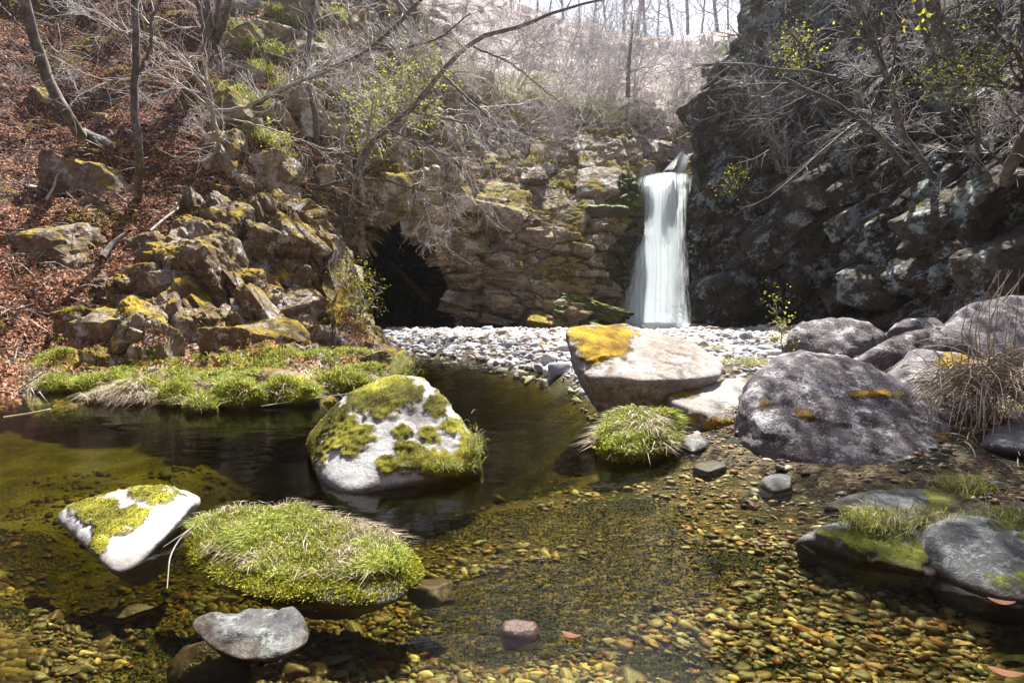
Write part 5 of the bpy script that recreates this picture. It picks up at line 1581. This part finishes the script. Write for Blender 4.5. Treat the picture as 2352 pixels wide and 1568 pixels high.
# saplings in young leaf
tree("sapling", "bright yellow green sapling in front of the dark cave", "sapling",
     [[(822, 735, 12.6, 0.015), (835, 680, 12.5, 0.012), (832, 640, 12.5, 0.006)], [(822, 735, 12.6, 0.012), (800, 670, 12.6, 0.009), (795, 610, 12.6, 0.005)], [(822, 735, 12.6, 0.012), (855, 690, 12.5, 0.008), (868, 640, 12.5, 0.004)]], 160, 'bark_dark', n_br=40, br_len=0.4, bias=(0, 0, 0.6), leaves=520, leaf_size=0.06, twig_r=0.005, level=0, span=(0.2, 1))
tree("sprig", "thin sprig with bright leaves rising behind the low purple boulder", "sapling",
     [[(1800, 835, 8.9, 0.01), (1795, 780, 8.9, 0.009), (1785, 730, 8.9, 0.007), (1772, 672, 8.9, 0.004)]], 161, 'bark_dark', n_br=22, br_len=0.16, leaves=150, leaf_size=0.05, twig_r=0.003, level=0, span=(0.0, 1))

# dry grass clump at the right edge
def dry_clump(label, cx, cy, Y, n, sx, sz, seed, lmax, stalks=0):
    rs = np.random.default_rng(seed)
    c = V2(cx, cy, Y)
    tb = Tubes()
    for k in range(n):
        p = np.array([rs.normal(0, sx), rs.normal(0, sx * 0.6), rs.uniform(0, sz)])
        d = np.array([rs.normal(-0.1, 0.9), rs.normal(-0.3, 0.6), rs.uniform(0.1, 1.2)])
        d /= np.linalg.norm(d)
        L = rs.uniform(0.4, 1.0) * lmax
        pts = []
        for s_ in range(8):
            pts.append(p.copy())
            d = d + np.array([rs.normal(0, 0.12), rs.normal(0, 0.12), -0.30])
            d /= np.linalg.norm(d)
            p = p + d * L / 7
        tb.add(pts, np.linspace(0.006, 0.002, 8), 3)
    o = thing("dry_grass_clump", label, "grass clump", Vector(c))
    me = tb.mesh("blades", M['straw'])
    attr(me, "rnd", rs.uniform(0.2, 1, len(me.vertices)))
    tag(link("blades", me, o), kind='stuff')
    tb = Tubes()
    if not stalks: return
    for k in range(stalks):
        p = np.array([rs.normal(0, 0.1), 0, 0.1])
        tb.add(smooth_path([p, p + np.array([rs.normal(0, 0.05), 0, 0.55]), p + np.array([rs.normal(0.05, 0.1), -0.05, 1.0])], 8), np.linspace(0.006, 0.002, 8), 3)
    me = tb.mesh("stalks", M['straw'])
    attr(me, "rnd", rs.uniform(0.2, 1, len(me.vertices)))
    tag(link("stalks", me, o), kind='stuff')


dry_clump("tangled clump of dry straw grass with tall stalks at the right edge", 2275, 905, 5.0, 420, 0.24, 0.25, 170, 0.95, 9)
dry_clump("dry grass trailing over the stones below the tangled clump", 2290, 1060, 4.4, 170, 0.2, 0.05, 171, 0.6)
dry_clump("little bunch of dry roots hanging on the pale flat boulder", 1690, 950, 5.2, 16, 0.02, 0.05, 172, 0.3)

# leaves lying on and in the water
for lab, vx, vy, ln in [("reddish brown leaf floating at the bottom centre", 1312, 1455, 0.10), ("long pink brown leaf in the water at the lower right", 2300, 1378, 0.13), ("pink brown leaf in the bottom right corner", 2310, 1540, 0.14)]:
    ln *= 0.8
    c = W(vx, vy, 0.016)
    a = np.linspace(0, 2 * math.pi, 16, endpoint=False)
    V = np.stack([np.cos(a) * 0.5 * ln, np.sin(a) * 0.2 * ln * (1 - 0.25 * np.cos(a)) * np.abs(np.sin(a)) ** 0.4, 0.006 * np.cos(2 * a)], -1)
    V = np.concatenate([V, [[0, 0, 0.0]]])
    F = np.array([[k, (k + 1) % 16, 16] for k in range(16)])
    me = mk_mesh("fallen_leaf", V, F, M['leaf_dead'], True)
    attr(me, "rnd", np.full(17, 0.25))
    o = tag(link("fallen_leaf", me, None, Vector(c)), lab, "leaf")
    o.rotation_euler = (0, 0, R(-20))


# the gorge goes on behind the viewpoint
def rear_sheet():
    a = np.linspace(R(-165), R(165), 120)[None, :]
    v = np.linspace(0, 1, 50)[:, None]
    rr = 9.0 + 13 * v
    x = np.sin(a) * rr * 1.35
    y = -np.cos(a) * rr + 1.5
    z = -0.8 + 19 * v ** 0.85 * (0.55 + 0.45 * np.clip(np.cos(a * 0.55), 0, 1)) + 0 * a
    P = np.stack([x + 0 * z, y + 0 * z, z], -1)
    s = (a > R(-100)) & (a < R(100))
    P = P[:, s[0]]
    P = P + 0.8 * np.stack([fbm(P * 0.3, 3, 95), fbm(P * 0.3, 3, 96), fbm(P * 0.3, 3, 97)], -1)
    tag(link("downstream_hillside", mk_mesh("downstream_hillside", P.reshape(-1, 3), grid_faces(*P.shape[:2]), M['slope'], True)), kind='structure')


rear_sheet()

# unseen trees added to shade the right shore, leaning from the cliff above view
def shade_tree(label, base, top, seed, leaves):
    rs = np.random.default_rng(seed)
    root = thing("unseen_shade_tree", label, "tree", Vector(base))
    P = smooth_path([np.array(base), 0.5 * (np.array(base) + np.array(top)) + np.array([0.6, 0.5, 0.5]), np.array(top)], 16) - np.array(base)
    tb, br = Tubes(), Tubes()
    tb.add(P, np.linspace(0.2, 0.07, 16), 8)
    link("trunk", tb.mesh("trunk", M['bark_dark']), root)
    for k in range(34):
        i = int(rs.integers(5, 15))
        grow(br, P[i], rs.normal(0, 1, 3) + np.array([-0.4, -0.4, 0.2]), rs.uniform(1.0, 2.4), 0.035, 1, rs, np.array([0, 0, 0.1]), kids=(6,))
    tag(link("branches", br.mesh("branches", M['bark_dark']), root), kind='stuff')
    tips = np.array(br.tips)
    Q = tips[rs.integers(0, len(tips), leaves)] + rs.normal(0, 0.22, (leaves, 3))
    tag(link("foliage", leaf_mesh("foliage", Q, np.tile([0, 0, 1.0], (leaves, 1)), rs.uniform(0.08, 0.16, leaves), M['leaf_young'], rs, 0.6, 0.8), root), kind='stuff')


shade_tree("unseen leafy tree added to shade the right shore, above the top edge of the picture", (10.5, 9.5, 6.0), (3.9, 7.9, 9.3), 501, 4200)
shade_tree("second unseen leafy tree, added to shade the right shore, nearer the viewpoint", (11.5, 11.5, 7.5), (4.9, 9.6, 10.0), 502, 4200)
# ------------------------------------------------------------------ haze: one closed box of pale air round the place
if True:
    t = NT("pale_air")
    hv = t.n("ShaderNodeVolumePrincipled", {"Color": (0.95, 0.96, 1.0, 1), "Density": 0.0007, "Anisotropy": 0.85}).outputs[0]
    hm = t.done(None, hv)
    bm = bmesh.new()
    bmesh.ops.create_cube(bm, size=1.0, matrix=Matrix.Translation((0, 40, 22)) @ Matrix.Diagonal((140, 110, 52, 1)))
    me = bpy.data.meshes.new("haze")
    bm.to_mesh(me)
    bm.free()
    me.materials.append(hm)
    tag(link("haze", me), kind='stuff')
